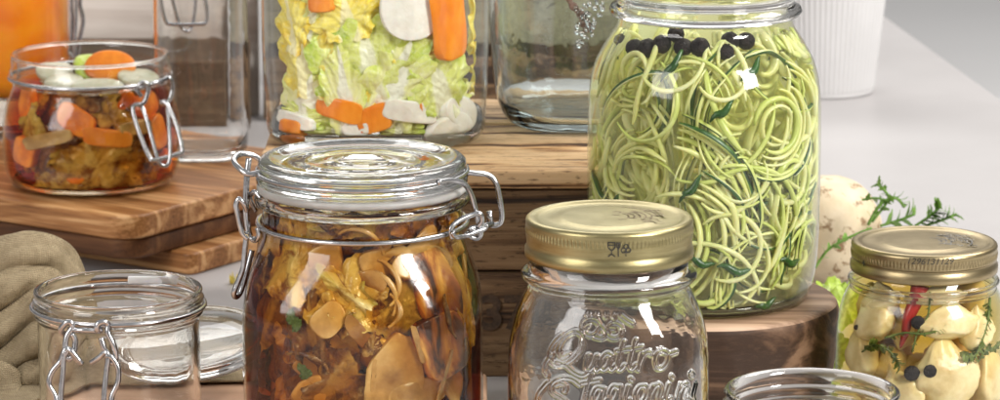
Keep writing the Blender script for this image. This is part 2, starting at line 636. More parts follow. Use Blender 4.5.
# ------------------------------------------------------------------ wood
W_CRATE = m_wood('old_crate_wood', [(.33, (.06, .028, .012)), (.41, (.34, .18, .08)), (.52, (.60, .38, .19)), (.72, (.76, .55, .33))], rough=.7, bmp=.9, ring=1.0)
W_CRATE_D = m_wood('shaded_weathered_crate_wood', [(.32, (.022, .011, .005)), (.42, (.085, .045, .02)), (.56, (.15, .088, .042)), (.72, (.22, .14, .072))], rough=.75, bmp=.9, ring=1.0)  # darker copy of the crate wood, the sides' shade put into its colour
W_BACK = m_wood('dark_slat_wood', [(.25, (.05, .033, .02)), (.5, (.13, .085, .05)), (.8, (.21, .14, .085))], rough=.75, bmp=.5)
W_OLIVE = m_wood('weathered_olive_slat_wood', [(.25, (.16, .145, .095)), (.5, (.30, .27, .18)), (.8, (.42, .38, .27))], rough=.75, bmp=.5)
BA = math.radians(56)
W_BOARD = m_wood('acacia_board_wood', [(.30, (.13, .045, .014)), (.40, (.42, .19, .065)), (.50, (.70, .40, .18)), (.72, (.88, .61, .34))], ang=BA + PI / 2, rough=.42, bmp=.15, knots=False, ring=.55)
W_BOARD_D = m_wood('shaded_acacia_board_wood', [(.28, (.05, .018, .006)), (.42, (.13, .052, .018)), (.56, (.21, .095, .035)), (.75, (.30, .15, .065))], ang=BA + PI / 2, rough=.45, bmp=.15, knots=False, ring=.55)  # shade between the stacked boards put into a darker wood colour
W_FRONT = m_wood('pale_beech_wood', [(.2, (.48, .285, .18)), (.5, (.62, .40, .27)), (.8, (.70, .48, .34))], rough=.5, bmp=.12, knots=False, ring=.5)
W_WHITE = m_wood('whitewashed_wood', [(.2, (.58, .51, .46)), (.5, (.76, .71, .66)), (.8, (.84, .80, .76))], rough=.7, bmp=.2, knots=False, ring=.8, grain=.6)
W_DISC = m_wood('shaded_walnut_side_wood', [(.3, (.04, .02, .010)), (.48, (.11, .06, .033)), (.7, (.20, .12, .07))], rough=.6, bmp=.5, ring=.9, grain=.8, knots=False)  # side of the slice, its shade painted in as a darker brown

# big crate
cr_ = empty('wooden_crate', (-1, 222, 0), 'rough brown wooden crate with stencilled black figures carrying two tall jars', 'crate')
zt = 13.3
mk('top_slat', box(-15.2, 13.4, 213.3, 220.3, zt - 1.15, zt, .18, nz=.06, seed=1), W_CRATE, cr_)
mk('top_slat', box(-15.2, 13.4, 221.4, 229.5, zt - 1.25, zt - .12, .18, nz=.07, seed=2), W_CRATE, cr_)
mk('top_slat', box(-15.2, 13.4, 229.8, 238.6, zt - 1.2, zt - .04, .18, nz=.06, seed=3), W_CRATE, cr_)
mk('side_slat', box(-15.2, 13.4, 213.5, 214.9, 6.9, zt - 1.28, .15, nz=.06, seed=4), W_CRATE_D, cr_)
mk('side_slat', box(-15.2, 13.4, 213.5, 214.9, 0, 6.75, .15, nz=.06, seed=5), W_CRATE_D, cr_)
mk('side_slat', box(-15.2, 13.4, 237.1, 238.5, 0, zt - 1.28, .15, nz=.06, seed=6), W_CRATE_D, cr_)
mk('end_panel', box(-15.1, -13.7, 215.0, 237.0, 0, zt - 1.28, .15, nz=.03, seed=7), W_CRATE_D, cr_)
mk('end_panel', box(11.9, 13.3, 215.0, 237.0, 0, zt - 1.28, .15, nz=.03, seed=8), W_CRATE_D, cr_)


def text_mesh(txt, size, bold=0.0, shear=0.0):
    cu = bpy.data.curves.new('t', 'FONT')
    cu.body = txt; cu.size = size; cu.align_x = 'CENTER'; cu.align_y = 'CENTER'
    cu.offset = bold; cu.shear = shear; cu.extrude = 0
    o = bpy.data.objects.new('t', cu)
    COL.objects.link(o)
    bpy.context.view_layer.update()
    dg = bpy.context.evaluated_depsgraph_get()
    me = o.evaluated_get(dg).to_mesh()
    V = np.array([v.co[:] for v in me.vertices]); F = [tuple(p.vertices) for p in me.polygons]
    o.evaluated_get(dg).to_mesh_clear()
    bpy.data.objects.remove(o); bpy.data.curves.remove(cu)
    return V, F


V, F = text_mesh('37', 3.0, .10)
c0 = unproj(505, 315, 213.3)
V = np.stack([V[:, 0] * 1.0 + c0[0] - .1, np.full(len(V), 213.36), V[:, 1] + c0[2]], 1)
STEN = m_noise('faded_stencil_ink', [(.35, (.03, .018, .01)), (.7, (.09, .05, .025))], 4, 4, .8, .0)
mk('stencilled_number', (V, F), STEN, cr_, smooth=False)

# far slatted crate
bc = empty('slatted_crate', (-4, 306, 0), 'dark slatted wooden crate standing far behind the tall jars', 'crate')
for k, (za, zb, mt) in enumerate([(.2, 5.6, W_CRATE_D), (6.9, 11.5, W_OLIVE), (12.6, 17.0, W_BACK), (18, 23, W_BACK)]):
    mk('slat', box(-20.6, 13, 300, 301.2, za, zb, .15, nz=.06, seed=20 + k), mt, bc)
for xx in (-20.5, -4.5, 11.2):
    mk('corner_post', box(xx, xx + 1.7, 301.3, 303.2, 0, 23, .15), W_BACK, bc)
mk('back_board', box(-20.5, 12.9, 318, 319.2, .1, 23, .15), W_BACK, bc)

# low dark box and whitewashed board at the left
mk('dark_wooden_box', box(-46, -21.6, 287, 299, 0, 7.6, .2, nz=.05, seed=31), W_BACK,
   label='low dark brown wooden box behind the clear jar on the cutting board', cat='wooden box')
mk('whitewashed_board', box(-50, -21.2, 303, 304.6, 0, 34, .2, nz=.05, seed=33), W_WHITE,
   label='pale whitewashed wooden board standing upright at the back left', cat='board')

# cutting boards
c1 = (-25.8, 238.4)


def rboard(cx, cy, L1, L2, z0, z1, rc, mat, label, seed):
    """board with a rounded near corner at (cx,cy); L1 along BA, L2 along BA+90deg"""
    P = []
    def arc(px, py, a0, a1, r, n=10):
        for k in range(n + 1):
            a = a0 + (a1 - a0) * k / n
            P.append((px + r * math.cos(a), py + r * math.sin(a)))
    arc(rc, rc, -PI, -PI / 2, rc)
    arc(L1 - rc, rc, -PI / 2, 0, rc)
    arc(L1 - rc, L2 - rc, 0, PI / 2, rc)
    arc(rc, L2 - rc, PI / 2, PI, rc)
    P = np.array(P)
    cen = P.mean(0)
    V, F = [], []
    b = .22
    rings = [(b, z0), (b * .3, z0 + b * .3), (0, z0 + b), (0, z1 - b), (b * .3, z1 - b * .3), (b, z1)]
    n = len(P)
    # normals of outline
    N = []
    for i in range(n):
        t = P[(i + 1) % n] - P[i - 1]; t /= np.linalg.norm(t)
        N.append(np.array([-t[1], t[0]]))
    N = np.array(N)
    for ins, z in rings:
        Q = P + N * ins
        for q in Q:
            x = cx + q[0] * math.cos(BA) - q[1] * math.sin(BA)
            y = cy + q[0] * math.sin(BA) + q[1] * math.cos(BA)
            V.append((x, y, z + .02 * noise.noise(Vector((x * .3, y * .3, z + seed)))))
    for k in range(len(rings) - 1):
        for i in range(n):
            j = (i + 1) % n
            F.append((k * n + i, k * n + j, (k + 1) * n + j, (k + 1) * n + i))
    F.append(tuple(reversed(range(n))))
    F.append(tuple((len(rings) - 1) * n + i for i in range(n)))
    o = mk('cutting_board', (V, F), mat, label=label, cat='cutting board', group='stacked wooden cutting boards', smooth=False)
    md = o.modifiers.new('n', 'WEIGHTED_NORMAL')
    for i, p in enumerate(o.data.polygons):
        if i < (len(rings) - 1) * n: p.use_smooth = True
    return o


rboard(-25.75, 238.2, 25.5, 39, 3.12, 4.85, 2.2, W_BOARD, 'reddish brown cutting board on top of the stack, carrying the small pickle jar', 1)
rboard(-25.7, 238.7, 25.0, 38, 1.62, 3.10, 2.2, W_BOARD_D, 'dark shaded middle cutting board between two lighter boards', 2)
rboard(-21.8, 241.2, 22.0, 36, .01, 1.6, .8, W_BOARD, 'light cutting board lying lowest in the stack on the table', 3)

# light board in front
mk('serving_board', box(-60, -.8, 160, 209, 0, 1.5, .3, nz=.03, seed=41), W_FRONT,
   label='pale wooden board under the open clip jar and the brown pickle jar', cat='wooden board')

# wooden disc under the zucchini jar
ZC = (12.17, 205.0, 7.35)


def discr(th, z):
    w = .18 * noise.noise(Vector((math.cos(th) * 1.6, math.sin(th) * 1.6, 3))) 
    if 0 < z < 7: w += .07 * noise.noise(Vector((math.cos(th) * 14, math.sin(th) * 14, z * .6))) + .12 * noise.noise(Vector((math.cos(th) * 4, math.sin(th) * 4, z * .4)))
    return w


pr = [(0, 0), (6.9, 0), (7.3, .2)] + [(7.35 + .75 * math.sin(min(1, i / 11) * PI / 2), .2 + i * .45) for i in range(1, 14)] + [(8.15, 6.4), (8.15, 6.85), (8.08, 7.12), (7.95, 7.27), (7.7, 7.34), (6.6, 7.35), (0, 7.35)]
W_TOP = m_wood('lit_slice_top_wood', [(.3, (.20, .12, .07)), (.48, (.42, .28, .185)), (.7, (.58, .42, .30))], rough=.6, bmp=.3, ring=.9, grain=.7, knots=False)  # top of the slice, painted lighter for the light falling on it
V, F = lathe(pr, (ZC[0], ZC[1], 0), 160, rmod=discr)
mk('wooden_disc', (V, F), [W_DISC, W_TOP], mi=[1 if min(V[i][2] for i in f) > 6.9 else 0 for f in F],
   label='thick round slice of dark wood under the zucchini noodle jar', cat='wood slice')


# ------------------------------------------------------------------ jars
class Jar:
    def __init__(s, c, prof, rot=0.0):
        s.c = np.array(c, float); s.prof = prof; s.rot = rot     # prof: (r, z, n) of the inside, z above the base

    def R(s, th, z):
        z = z - s.c[2]
        P = s.prof
        if z <= P[0][1]: r, n = P[0][0], P[0][2]
        elif z >= P[-1][1]: r, n = P[-1][0], P[-1][2]
        else:
            for a, b in zip(P[:-1], P[1:]):
                if a[1] <= z <= b[1]:
                    t = (z - a[1]) / (b[1] - a[1] + 1e-9)
                    r = a[0] + (b[0] - a[0]) * t; n = a[2] + (b[2] - a[2]) * t
                    break
        return r * sup(th, n, s.rot)

    def at(s, th, r, z):
        return np.array([s.c[0] + r * math.sin(th), s.c[1] - r * math.cos(th), z])

    def pick(s, px, py, d=0.0):
        """angle, height and depth of the inner front wall point seen at (px, py)"""
        Y = s.c[1] - 5
        th = 0
        for _ in range(8):
            p = unproj(px, py, Y)
            R = s.R(th, p[2]) - d
            x = max(-.97, min(.97, (p[0] - s.c[0]) / R))
            th = math.asin(x)
            Y = s.c[1] - R * math.cos(th)
        return th, p[2]


def leaf_local(w, h, seed, ruffle=.5, crumple=.5, kr=7, n=26, fold=0.0, ragged=.14, pleat=0.0, npl=2.0):
    """sheet with ruffled rim: local x, y, depth plus uv"""
    L, uv = [], []
    for j in range(n + 1):
        for i in range(n + 1):
            u, v = 2 * i / n - 1, 2 * j / n - 1
            x, y = u * math.sqrt(1 - v * v / 2), v * math.sqrt(1 - u * u / 2)
            r = math.hypot(x, y); a = math.atan2(y, x)
            f = 1 + ragged * fbm(math.cos(a) * 2 + seed, math.sin(a) * 2, seed * 3.3, 3) * 1.4 + .015 * math.sin(a * 23 + seed)
            X, Yy = x * f * w / 2, y * f * h / 2
            d = ruffle * (r ** 2.5) * math.sin(kr * a + seed * 2 + 2.5 * noise.noise(Vector((x * 2, y * 2, seed))))
            d += crumple * fbm(X * .55 + seed * 5, Yy * .55, seed, 4)
            d -= fold * (X / (w / 2)) ** 2
            if pleat:
                wv = .6 * noise.noise(Vector((X * .5, Yy * .5, seed + 3)))
                d += pleat * abs(math.sin(PI * npl * (x * (1.15 - .45 * y) * .5 + wv * .35) + seed)) ** .8
            X += .25 * crumple * noise.noise(Vector((X * .8, Yy * .8, seed + 9)))
            L.append((X, Yy, d)); uv.append((x / 2 + .5, y / 2 + .5))
    F = []
    m_ = n + 1
    for j in range(n):
        for i in range(n):
            F.append((j * m_ + i, j * m_ + i + 1, (j + 1) * m_ + i + 1, (j + 1) * m_ + i))
    return np.array(L), F, uv


def leaf_in(J, th0, z0, w, h, roll, depth, seed, mat, name, label, cat, group, zmin=None, zmax=None, gap=.03, pitch=0.0, **kw):
    L, F, uv = leaf_local(w, h, seed, **kw)
    cr0, sr = math.cos(roll), math.sin(roll)
    V = []
    cpi, spi = math.cos(pitch), math.sin(pitch)
    for x, y, d in L:
        y, d = y * cpi - d * spi, y * spi + d * cpi
        X = x * cr0 - y * sr; Z = x * sr + y * cr0
        z = z0 + Z
        if zmin is not None and z < zmin: z = zmin + .03 * (z - zmin); d += .2
        if zmax is not None and z > zmax: z = zmax + .15 * (z - zmax)
        R0 = max(2.0, J.R(th0, z0) - depth)
        th = th0 + X / R0
        R = J.R(th, z)
        d = .9 * d
        r = R - depth - .5 * (d + math.sqrt(d * d + .05))
        r = max(.2, r)
        V.append(J.at(th, r, z))
    return mk(name, (V, F), mat, label=label, cat=cat, group=group, uv=uv)


def outline(kind, w, h, seed, n=36):
    P = []
    rnd = random.Random(seed)
    ph = rnd.random() * 6
    for k in range(n):
        a = TAU * k / n
        if kind == 'disc': q = 2.2
        elif kind == 'rect': q = 5
        else: q = 3
        if kind == 'house': q = 7
        c, s_ = math.cos(a), math.sin(a)
        f = 1 / (abs(c) ** q + abs(s_) ** q) ** (1 / q)
        f *= 1 + .05 * math.sin(2 * a + ph) + .03 * math.sin(3 * a + ph * 2)
        x_, y_ = c * f * w / 2, s_ * f * h / 2
        if kind == 'house' and y_ > 0: x_ *= 1 - .62 * (y_ / (h / 2)) ** 1.2
        P.append((x_, y_))
    return P


def chunk_in(J, th0, z0, kind, w, h, t, roll, yaw, pitch, depth, seed, mat, name, label, cat, group, gap=.03, bev=.08):
    P = outline(kind, w, h, seed)
    n = len(P)
    rings = [(-bev * 1.0, 0), (-bev * .3, bev * .3), (0, bev), (0, t - bev), (-bev * .3, t - bev * .3), (-bev, t)]
    L = [(0, 0, -.01)]
    for f_ in (.35, .7):
        L += [(x * f_, y * f_, 0) for x, y in P]
    for ins, z in rings:
        for x, y in P:
            r = math.hypot(x, y)
            L.append((x * (r + ins) / r, y * (r + ins) / r, z))
    L.append((0, 0, t))
    F = []
    for i in range(n): F.append((0, 1 + i, 1 + (i + 1) % n))
    K = len(rings) + 2
    for k in range(K - 1):
        for i in range(n):
            j = (i + 1) % n
            F.append((1 + k * n + i, 1 + (k + 1) * n + i, 1 + (k + 1) * n + j, 1 + k * n + j))
    last = 1 + K * n
    for i in range(n): F.append((last, 1 + (K - 1) * n + (i + 1) % n, 1 + (K - 1) * n + i))
    R0 = J.R(th0, z0) - depth
    C = J.at(th0, R0, z0)
    N = np.array([math.sin(th0 + yaw), -math.cos(th0 + yaw), 0])
    T = np.array([math.cos(th0 + yaw), math.sin(th0 + yaw), 0])
    Z = np.array([0, 0, 1.0])
    N2 = N * math.cos(pitch) + Z * math.sin(pitch)
    Z2 = Z * math.cos(pitch) - N * math.sin(pitch)
    cr0, sr = math.cos(roll), math.sin(roll)
    V = []
    for x, y, z in L:
        nz_ = .05 * noise.noise(Vector((x * 1.2 + seed, y * 1.2, z)))
        X = x * cr0 - y * sr; Yy = x * sr + y * cr0
        p = C + T * X + Z2 * Yy - N2 * (z + nz_)
        dx, dy = p[0] - J.c[0], p[1] - J.c[1]
        r = math.hypot(dx, dy); th = math.atan2(dx, -dy)
        R = J.R(th, p[2]) - gap
        if r > R:
            p[0] = J.c[0] + dx * R / r; p[1] = J.c[1] + dy * R / r
        V.append(p)
    return mk(name, (V, F), mat, label=label, cat=cat, group=group)


def wire(pts, r=.16, n=8, closed=False, seg=10):
    return tube(cr(pts, n, closed), r, seg, closed)


def ring(c, r, z, wr=.15, n=2, rot=0, a0=0, a1=TAU, seg=10):
    N = 96
    P = []
    full = abs(a1 - a0 - TAU) < 1e-6
    for k in range(N if full else N + 1):
        th = a0 + (a1 - a0) * k / N
        rr = r * sup(th, n, rot)
        P.append((c[0] + rr * math.sin(th), c[1] - rr * math.cos(th), c[2] + z))
    return tube(P, wr, seg, full)


def inner(prof, wall, floor):
    """inner profile from an outer one: (r, z, n) with the wall taken off"""
    out_ = []
    for p in prof:
        n = p[2] if len(p) > 2 else 2
        if p[0] - wall > .05 and p[1] > floor: out_.append((p[0] - wall, p[1], n))
    return out_


def glass_jar(name, c, outer, wall, floor, mat, parent, seg=128, rot=0.0, rim=.12):
    """one closed wall with real thickness: outside up, lip, inside down"""
    inn = inner(outer, wall, floor)
    r0, zf, n0 = inn[0]
    inn = [(r0 - .9, floor, n0), (r0 - .35, floor + .08, n0), (r0 - .1, floor + .35, n0)] + [p for p in inn if p[1] > floor + .6]
    rt, zt_ = outer[-1][0], outer[-1][1]
    lip = [(rt - wall * .2, zt_ + rim * .8, 2), (rt - wall * .5, zt_ + rim, 2), (rt - wall * .8, zt_ + rim * .8, 2)]
    prof = [(0, outer[0][1] + .12)] + list(outer) + lip + list(reversed(inn)) + [(0, floor)]
    return mk(name, lathe(prof, c, seg, rot), mat, parent)


def shell_jar(name, c, outer, mat, parent, seg=128, rot=0.0):
    prof = [(0, outer[0][1])] + list(outer)
    return mk(name, lathe(prof, c, seg, rot), mat, parent)

# food materials
CARROT = m_noise('carrot_flesh', [(.3, (.70, .17, .012)), (.55, (.85, .27, .02)), (.75, (.92, .36, .045))], .8, 5, .3, .25, 4, sss=.25, stretch=(1, 1, .5))
CARROT_B = m_noise('stewed_carrot_flesh', [(.3, (.62, .13, .008)), (.55, (.92, .27, .01)), (.75, (.96, .40, .03))], .8, 5, .3, .3, 4, sss=.2)
ONION = m_noise('onion_flesh', [(.3, (.66, .62, .42)), (.6, (.82, .79, .62))], 1.2, 5, .25, .3, 5, sss=.3, transl=.3)
DAIKON = m_noise('white_radish_flesh', [(.3, (.74, .69, .60)), (.6, (.86, .83, .75))], 1.2, 5, .35, .2, 5, sss=.35)
TAN = m_noise('soy_stained_slice', [(.28, (.26, .12, .028)), (.5, (.50, .28, .08)), (.72, (.70, .47, .18))], .55, 4, .25, .12, 2, sss=.2)
TAN2 = m_noise('red_brown_stained_slice', [(.38, (.06, .014, .004)), (.47, (.40, .12, .018)), (.58, (.82, .42, .08)), (.75, (.90, .62, .22))], .42, 4, .25, .25, 3, sss=.2, stretch=(1.1, 1.1, .7), dist=.8)
TANB = m_noise('dark_stained_slice', [(.3, (.20, .08, .018)), (.55, (.40, .20, .05)), (.75, (.54, .31, .10))], .5, 4, .22, .15, 2, sss=.2)
LG = m_leaf('green_cabbage_leaf', (.92, .92, .66), (.78, .83, .25), (.60, .72, .11), (.34, .52, .04), vein=.3)
LY = m_leaf('yellow_cabbage_leaf', (.94, .88, .50), (.93, .80, .16), (.92, .70, .05), (.84, .54, .02), vein=.3)
LP = m_leaf('pale_cabbage_leaf', (.95, .94, .78), (.90, .90, .42), (.80, .85, .24), (.58, .72, .10), ribw=.22, vein=.3)
LA = m_leaf('amber_pickled_leaf', (.82, .64, .24), (.70, .47, .11), (.48, .27, .045), (.22, .09, .015), vein=.2, stain=(.34, .16, .06), bmp=.35, rough=.18)
LB = m_leaf('brown_pickled_leaf', (.44, .26, .07), (.26, .12, .03), (.15, .055, .012), (.06, .022, .006), vein=.2, stain=(.3, .15, .08), bmp=.35, rough=.18)
LO = m_leaf('olive_pickled_leaf', (.80, .66, .30), (.66, .54, .16), (.50, .42, .08), (.34, .28, .04), vein=.2, stain=(.5, .36, .15), bmp=.35, rough=.18)
HERB = m_noise('green_herb', [(.3, (.09, .20, .03)), (.7, (.26, .44, .09))], 1.5, 4, .45, .3, 5, transl=.25)
HERB_D = m_noise('dark_green_herb', [(.3, (.035, .075, .012)), (.7, (.10, .18, .035))], 1.5, 4, .45, .3, 5, transl=.2)
HERB_G = m_noise('pickled_herb', [(.3, (.08, .12, .02)), (.7, (.24, .30, .07))], 1.5, 4, .35, .3, 5, transl=.3)
LETT = m_leaf('lettuce_leaf', (.70, .80, .38), (.58, .74, .16), (.50, .68, .08), (.38, .58, .04), transl=.4)
PEPPER = m_noise('black_pepper_skin', [(.35, (.006, .005, .005)), (.7, (.03, .02, .017))], 3, 5, .5, 1.0, 9, spec=.2)
CHILI = m_noise('red_chili_skin', [(.3, (.22, .008, .006)), (.7, (.40, .02, .012))], 1, 3, .2, .1, 3)
CLOVE = m_noise('pickled_garlic_flesh', [(.3, (.54, .38, .16)), (.5, (.74, .60, .33)), (.7, (.86, .76, .52))], .5, 4, .3, .25, 3, sss=.35)
ZW = m_noise('zucchini_flesh', [(.25, (.74, .76, .24)), (.5, (.88, .87, .44)), (.75, (.95, .94, .68))], .35, 4, .16, .25, 6, sss=.3, transl=.35)
ZG = m_noise('light_green_zucchini_flesh', [(.25, (.46, .56, .10)), (.5, (.66, .72, .22)), (.75, (.80, .82, .40))], .35, 4, .25, .2, 6, transl=.25)
ZD = m_noise('zucchini_skin', [(.25, (.010, .035, .008)), (.55, (.025, .085, .014)), (.8, (.09, .20, .03))], 1.2, 5, .3, .3, 5)
SCAR, nt, out = newmat('spotted_turnip_skin')
v = coords(nt)
c = ramp(nt, noise_t(nt, v, .3, 4), [(.3, (.52, .41, .25)), (.6, (.68, .57, .40))])
sp_ = ramp(nt, noise_t(nt, v, .85, 6, .65, .3), [(.55, (1, 1, 1)), (.62, (.34, .22, .12))])
c = mix(nt, c, sp_, .9, 'MULTIPLY')
prin(nt, out, c, .5, nrm=bump(nt, noise_t(nt, v, 2, 4), .3, .001), sss=.15)


def region(J, th, z, z0, z1):
    u = (z - z0) / (z1 - z0)
    return ('lower', 'middle', 'upper')[0 if u < .33 else 1 if u < .66 else 2] + ' ' + ('left', 'centre', 'right')[0 if th < -.45 else 1 if th < .45 else 2]


def fill_leaves(J, n, mats, z0, z1, seed, name, label, cat, group, w=(3.5, 6), span=1.9, dep=(1.2, 4.0), ruffle=.5, crumple=.6, zmin=None, zmax=None, gap=.03, N=14):
    rnd = random.Random(seed)
    for k in range(n):
        th = rnd.uniform(-span, span)
        z = rnd.uniform(z0, z1)
        leaf_in(J, th, z, rnd.uniform(*w), rnd.uniform(*w), rnd.uniform(0, TAU), rnd.uniform(*dep), seed + k * 1.37, rnd.choice(mats), name,
                label + ', ' + region(J, th, z, z0, z1), cat, group, zmin=zmin, zmax=zmax, gap=gap, pitch=rnd.uniform(-.3, .3), ruffle=ruffle, crumple=crumple, n=N, kr=rnd.choice((5, 7, 9)))


# ================================================================== BROWN PICKLE JAR
BJ = (-7.6, 189.0, 1.5)
N4 = 3.0
b_out = smin([(5.6, .0, N4), (6.15, .12, N4), (6.5, .7, N4), (6.62, 2.0, N4), (6.66, 6.0, N4), (6.62, 9.2, N4), (6.35, 10.9, 2.8), (5.95, 12.1, 2.4), (5.66, 13.0, 2.1), (5.58, 13.6, 2), (5.56, 14.6, 2), (5.62, 15.2, 2)], 6)
jb = empty('clip_jar', BJ, 'large closed clip jar filled with dark brown pickled cabbage in soy, glass lid shut', 'jar', 'wire clip jars')
shell_jar('jar_body', BJ, b_out, SHELL, jb, 160)
nk = [(5.0, 15.0), (5.75, 15.0), (5.95, 15.15), (6.0, 15.4), (5.9, 15.62), (5.6, 15.7), (5.05, 15.7), (4.95, 15.5)]
mk('rim', lathe(nk, BJ, 128, close=True), GL, jb)
gk = [(5.0, 15.72), (5.7, 15.72), (5.82, 15.85), (5.82, 16.02), (5.7, 16.12), (5.0, 16.12)]
mk('gasket', lathe(gk, BJ, 128, close=True), RUBBER, jb)
ld = [(0, 15.5), (4.2, 15.5), (4.8, 15.6), (4.95, 15.8), (5.0, 16.14), (5.65, 16.14), (5.82, 16.25), (5.86, 16.55), (5.72, 16.72), (5.62, 16.82), (5.66, 16.95), (5.76, 17.1), (5.72, 17.4), (5.5, 17.58), (5.2, 17.62), (4.9, 17.55), (4.6, 17.38), (4.2, 17.3), (3.3, 17.3), (3.1, 17.38), (2.9, 17.3), (1.6, 17.32), (1.45, 17.4), (1.3, 17.3), (0, 17.28)]
mk('lid', lathe(ld, BJ, 128), GLW, jb)
mk('neck_wire', ring(BJ, 5.78, 13.95, .15), WIRE, jb)
mk('lid_wire', ring(BJ, 5.80, 16.83, .13), WIRE, jb)
YB = BJ[1]


def wp(L, Y, dz=None):
    out_ = []
    for p in L:
        out_.append(unproj(p[0], p[1], Y + (p[2] if len(p) > 2 else 0)))
    return out_


# hinge side (left)
mk('hinge_loop', wire(wp([(262, 172, -1.2), (248, 174, -1.4), (238, 167, -1.0), (234, 160, -.2), (240, 154, .8), (252, 155, 1.2), (262, 161, 1.2)], YB), .16), WIRE, jb)
mk('hinge_arm', wire(wp([(249, 158, -.9), (247, 175, -1.1), (246, 200, -1.2), (247, 222, -1.2), (250, 236, -1.3), (255, 240, -1.5), (259, 236, -1.7), (258, 228, -1.7)], YB), .17), WIRE, jb)
mk('bail', wire(wp([(256, 210, -.6), (252, 204, -.8), (250, 196, -1.0), (255, 192, -1.4), (262, 200, -1.7)], YB), .14), WIRE, jb)
mk('bail', wire(wp([(247, 211, -1.9), (244, 204, -2.1), (239, 199, -2.1), (236, 205, -2.1), (238, 216, -2.1), (242, 232, -2.1), (248, 239, -2.1)], YB), .15), WIRE, jb)
mk('lever', wire(wp([(247, 232, -1.9), (245, 250, -1.9), (243, 268, -1.9), (238, 282, -1.9), (234, 293, -1.9), (236, 297, -1.6), (241, 291, -1.3), (247, 270, -1.2), (252, 250, -1.0)], YB), .16), WIRE, jb)
# latch side (right)
mk('latch_bow', wire(wp([(438, 182, -4.6), (452, 180.5, -3.6), (464, 184, -2.9), (471, 194, -2.6), (476, 212, -2.5), (481, 232, -2.5), (477, 238, -2.5), (470, 237, -2.6), (466, 233, -2.7)], YB), .16), WIRE, jb)
mk('latch_bow', wire(wp([(461, 172, -.4), (474, 173, .2), (488, 175, .6), (496, 183, .6), (500, 200, .6), (502, 217, .6), (499, 224, .6), (491, 225, .5), (489, 220, .4)], YB), .16), WIRE, jb)
mk('latch_loop', wire(wp([(452, 239, -3.6), (451, 228, -3.6), (460, 220, -3.3), (472, 215, -3.0), (480, 214, -2.9), (482, 221, -2.8), (478, 227, -2.7)], YB), .15), WIRE, jb)
mk('latch_loop', wire(wp([(452, 232, -4.4), (456, 237, -4.2), (466, 236, -3.4), (475, 232, -3.0), (484, 229, -2.7), (487, 225, -2.6)], YB), .14), WIRE, jb)
mk('latch_pin', tube(wp([(470, 229, -3.2), (492, 224, -.2)], YB), .16), WIRE, jb)
mk('latch_pin', tube(wp([(489, 211, .2), (490.5, 224, .2)], YB), .17), WIRE, jb)

LIQB = m_liquid('soy_brine', (.875, .70, .22), 250)
Bin = inner(b_out, .14, .45)
Bin = [(Bin[0][0], .45, N4)] + Bin
Bliq = [p for p in Bin if p[1] < 14.9]
mk('brine', lathe([(0, .45)] + Bliq + [(Bliq[-1][0], 14.92), (0, 14.92)], BJ, 96), LIQB, jb)
JB = Jar(BJ, Bin)
GB = 'pickled vegetables in the brown clip jar'
fill_leaves(JB, 34, [LB, LA, LB], 4.5, 15.6, 501, 'pickled_leaf', 'dark brown pickled cabbage leaf packed deep in the brown clip jar', 'cabbage leaf', GB + ', deep leaves', (4, 6.5), 1.7, (1.3, 3.6), .5, .4, 1.9, 16.3, .12)
# leaves and slices seen against the front wall: px, py, w, h (cm), roll, depth, material, kind
front = [
    (292, 262, 3.2, 4.2, .4, .25, LA, 'narrow amber cabbage leaf high at the left wall of the brown clip jar'),
    (272, 300, 3.0, 5.5, -.2, .5, LB, 'dark curled leaf along the left wall of the brown clip jar'),
    (330, 262, 4.0, 3.4, 1.0, .9, LB, 'dark brown leaf behind the reflection in the brown clip jar'),
    (300, 285, 4.6, 2.4, -.5, .22, LA, 'frilly golden leaf running down left of the herb scrap in the brown clip jar'),
    (345, 300, 4.0, 3.6, .3, .15, LA, 'crumpled golden cabbage clump at the centre of the brown clip jar'),
    (352, 340, 4.2, 3.2, 1.2, .35, LA, 'amber ruffled leaf below the golden clump in the brown clip jar'),
    (300, 335, 3.8, 3.6, 2.0, .2, LA, 'knobbly golden leaf low at the left in the brown clip jar'),
    (285, 375, 4.2, 3.4, .7, .5, LB, 'shadowy brown leaf at the lower left of the brown clip jar'),
    (335, 385, 4.2, 3.4, 2.3, .3, LB, 'dark ruffled leaf at the bottom edge of view in the brown clip jar'),
    (395, 300, 3.6, 4.2, -.7, .6, LO, 'olive leaf left of the stained slices in the brown clip jar'),
    (375, 278, 4.4, 2.2, .5, .22, LO, 'yellowish curved leaf above the tan slice in the brown clip jar'),
    (410, 262, 4.6, 2.6, .1, .5, LA, 'broad amber leaf under the wire in the brown clip jar'),
    (465, 290, 2.6, 6.0, .1, .3, LA, 'folded leaf at the right wall of the brown clip jar'),
    (473, 345, 2.4, 6.0, -.1, .4, LB, 'brown leaf at the lower right wall of the brown clip jar'),
    (470, 250, 3.2, 3.4, .5, .4, LB, 'dark leaf at the right shoulder of the brown clip jar'),
    (440, 250, 3.4, 2.6, .2, .5, LO, 'yellow leaf at the right shoulder of the brown clip jar'),
    (300, 222, 3.4, 1.6, -.3, .3, LO, 'pale leaf in the left neck of the brown clip jar'),
    (345, 222, 4.2, 1.9, .2, .15, LO, 'yellow crescent leaf in the neck of the brown clip jar'),
    (425, 218, 3.6, 1.8, .25, .3, TAN and LA, 'golden leaf in the right neck of the brown clip jar'),
    (385, 226, 3.2, 1.8, -.2, .5, LB, 'dark leaf in the middle neck of the brown clip jar'),
]
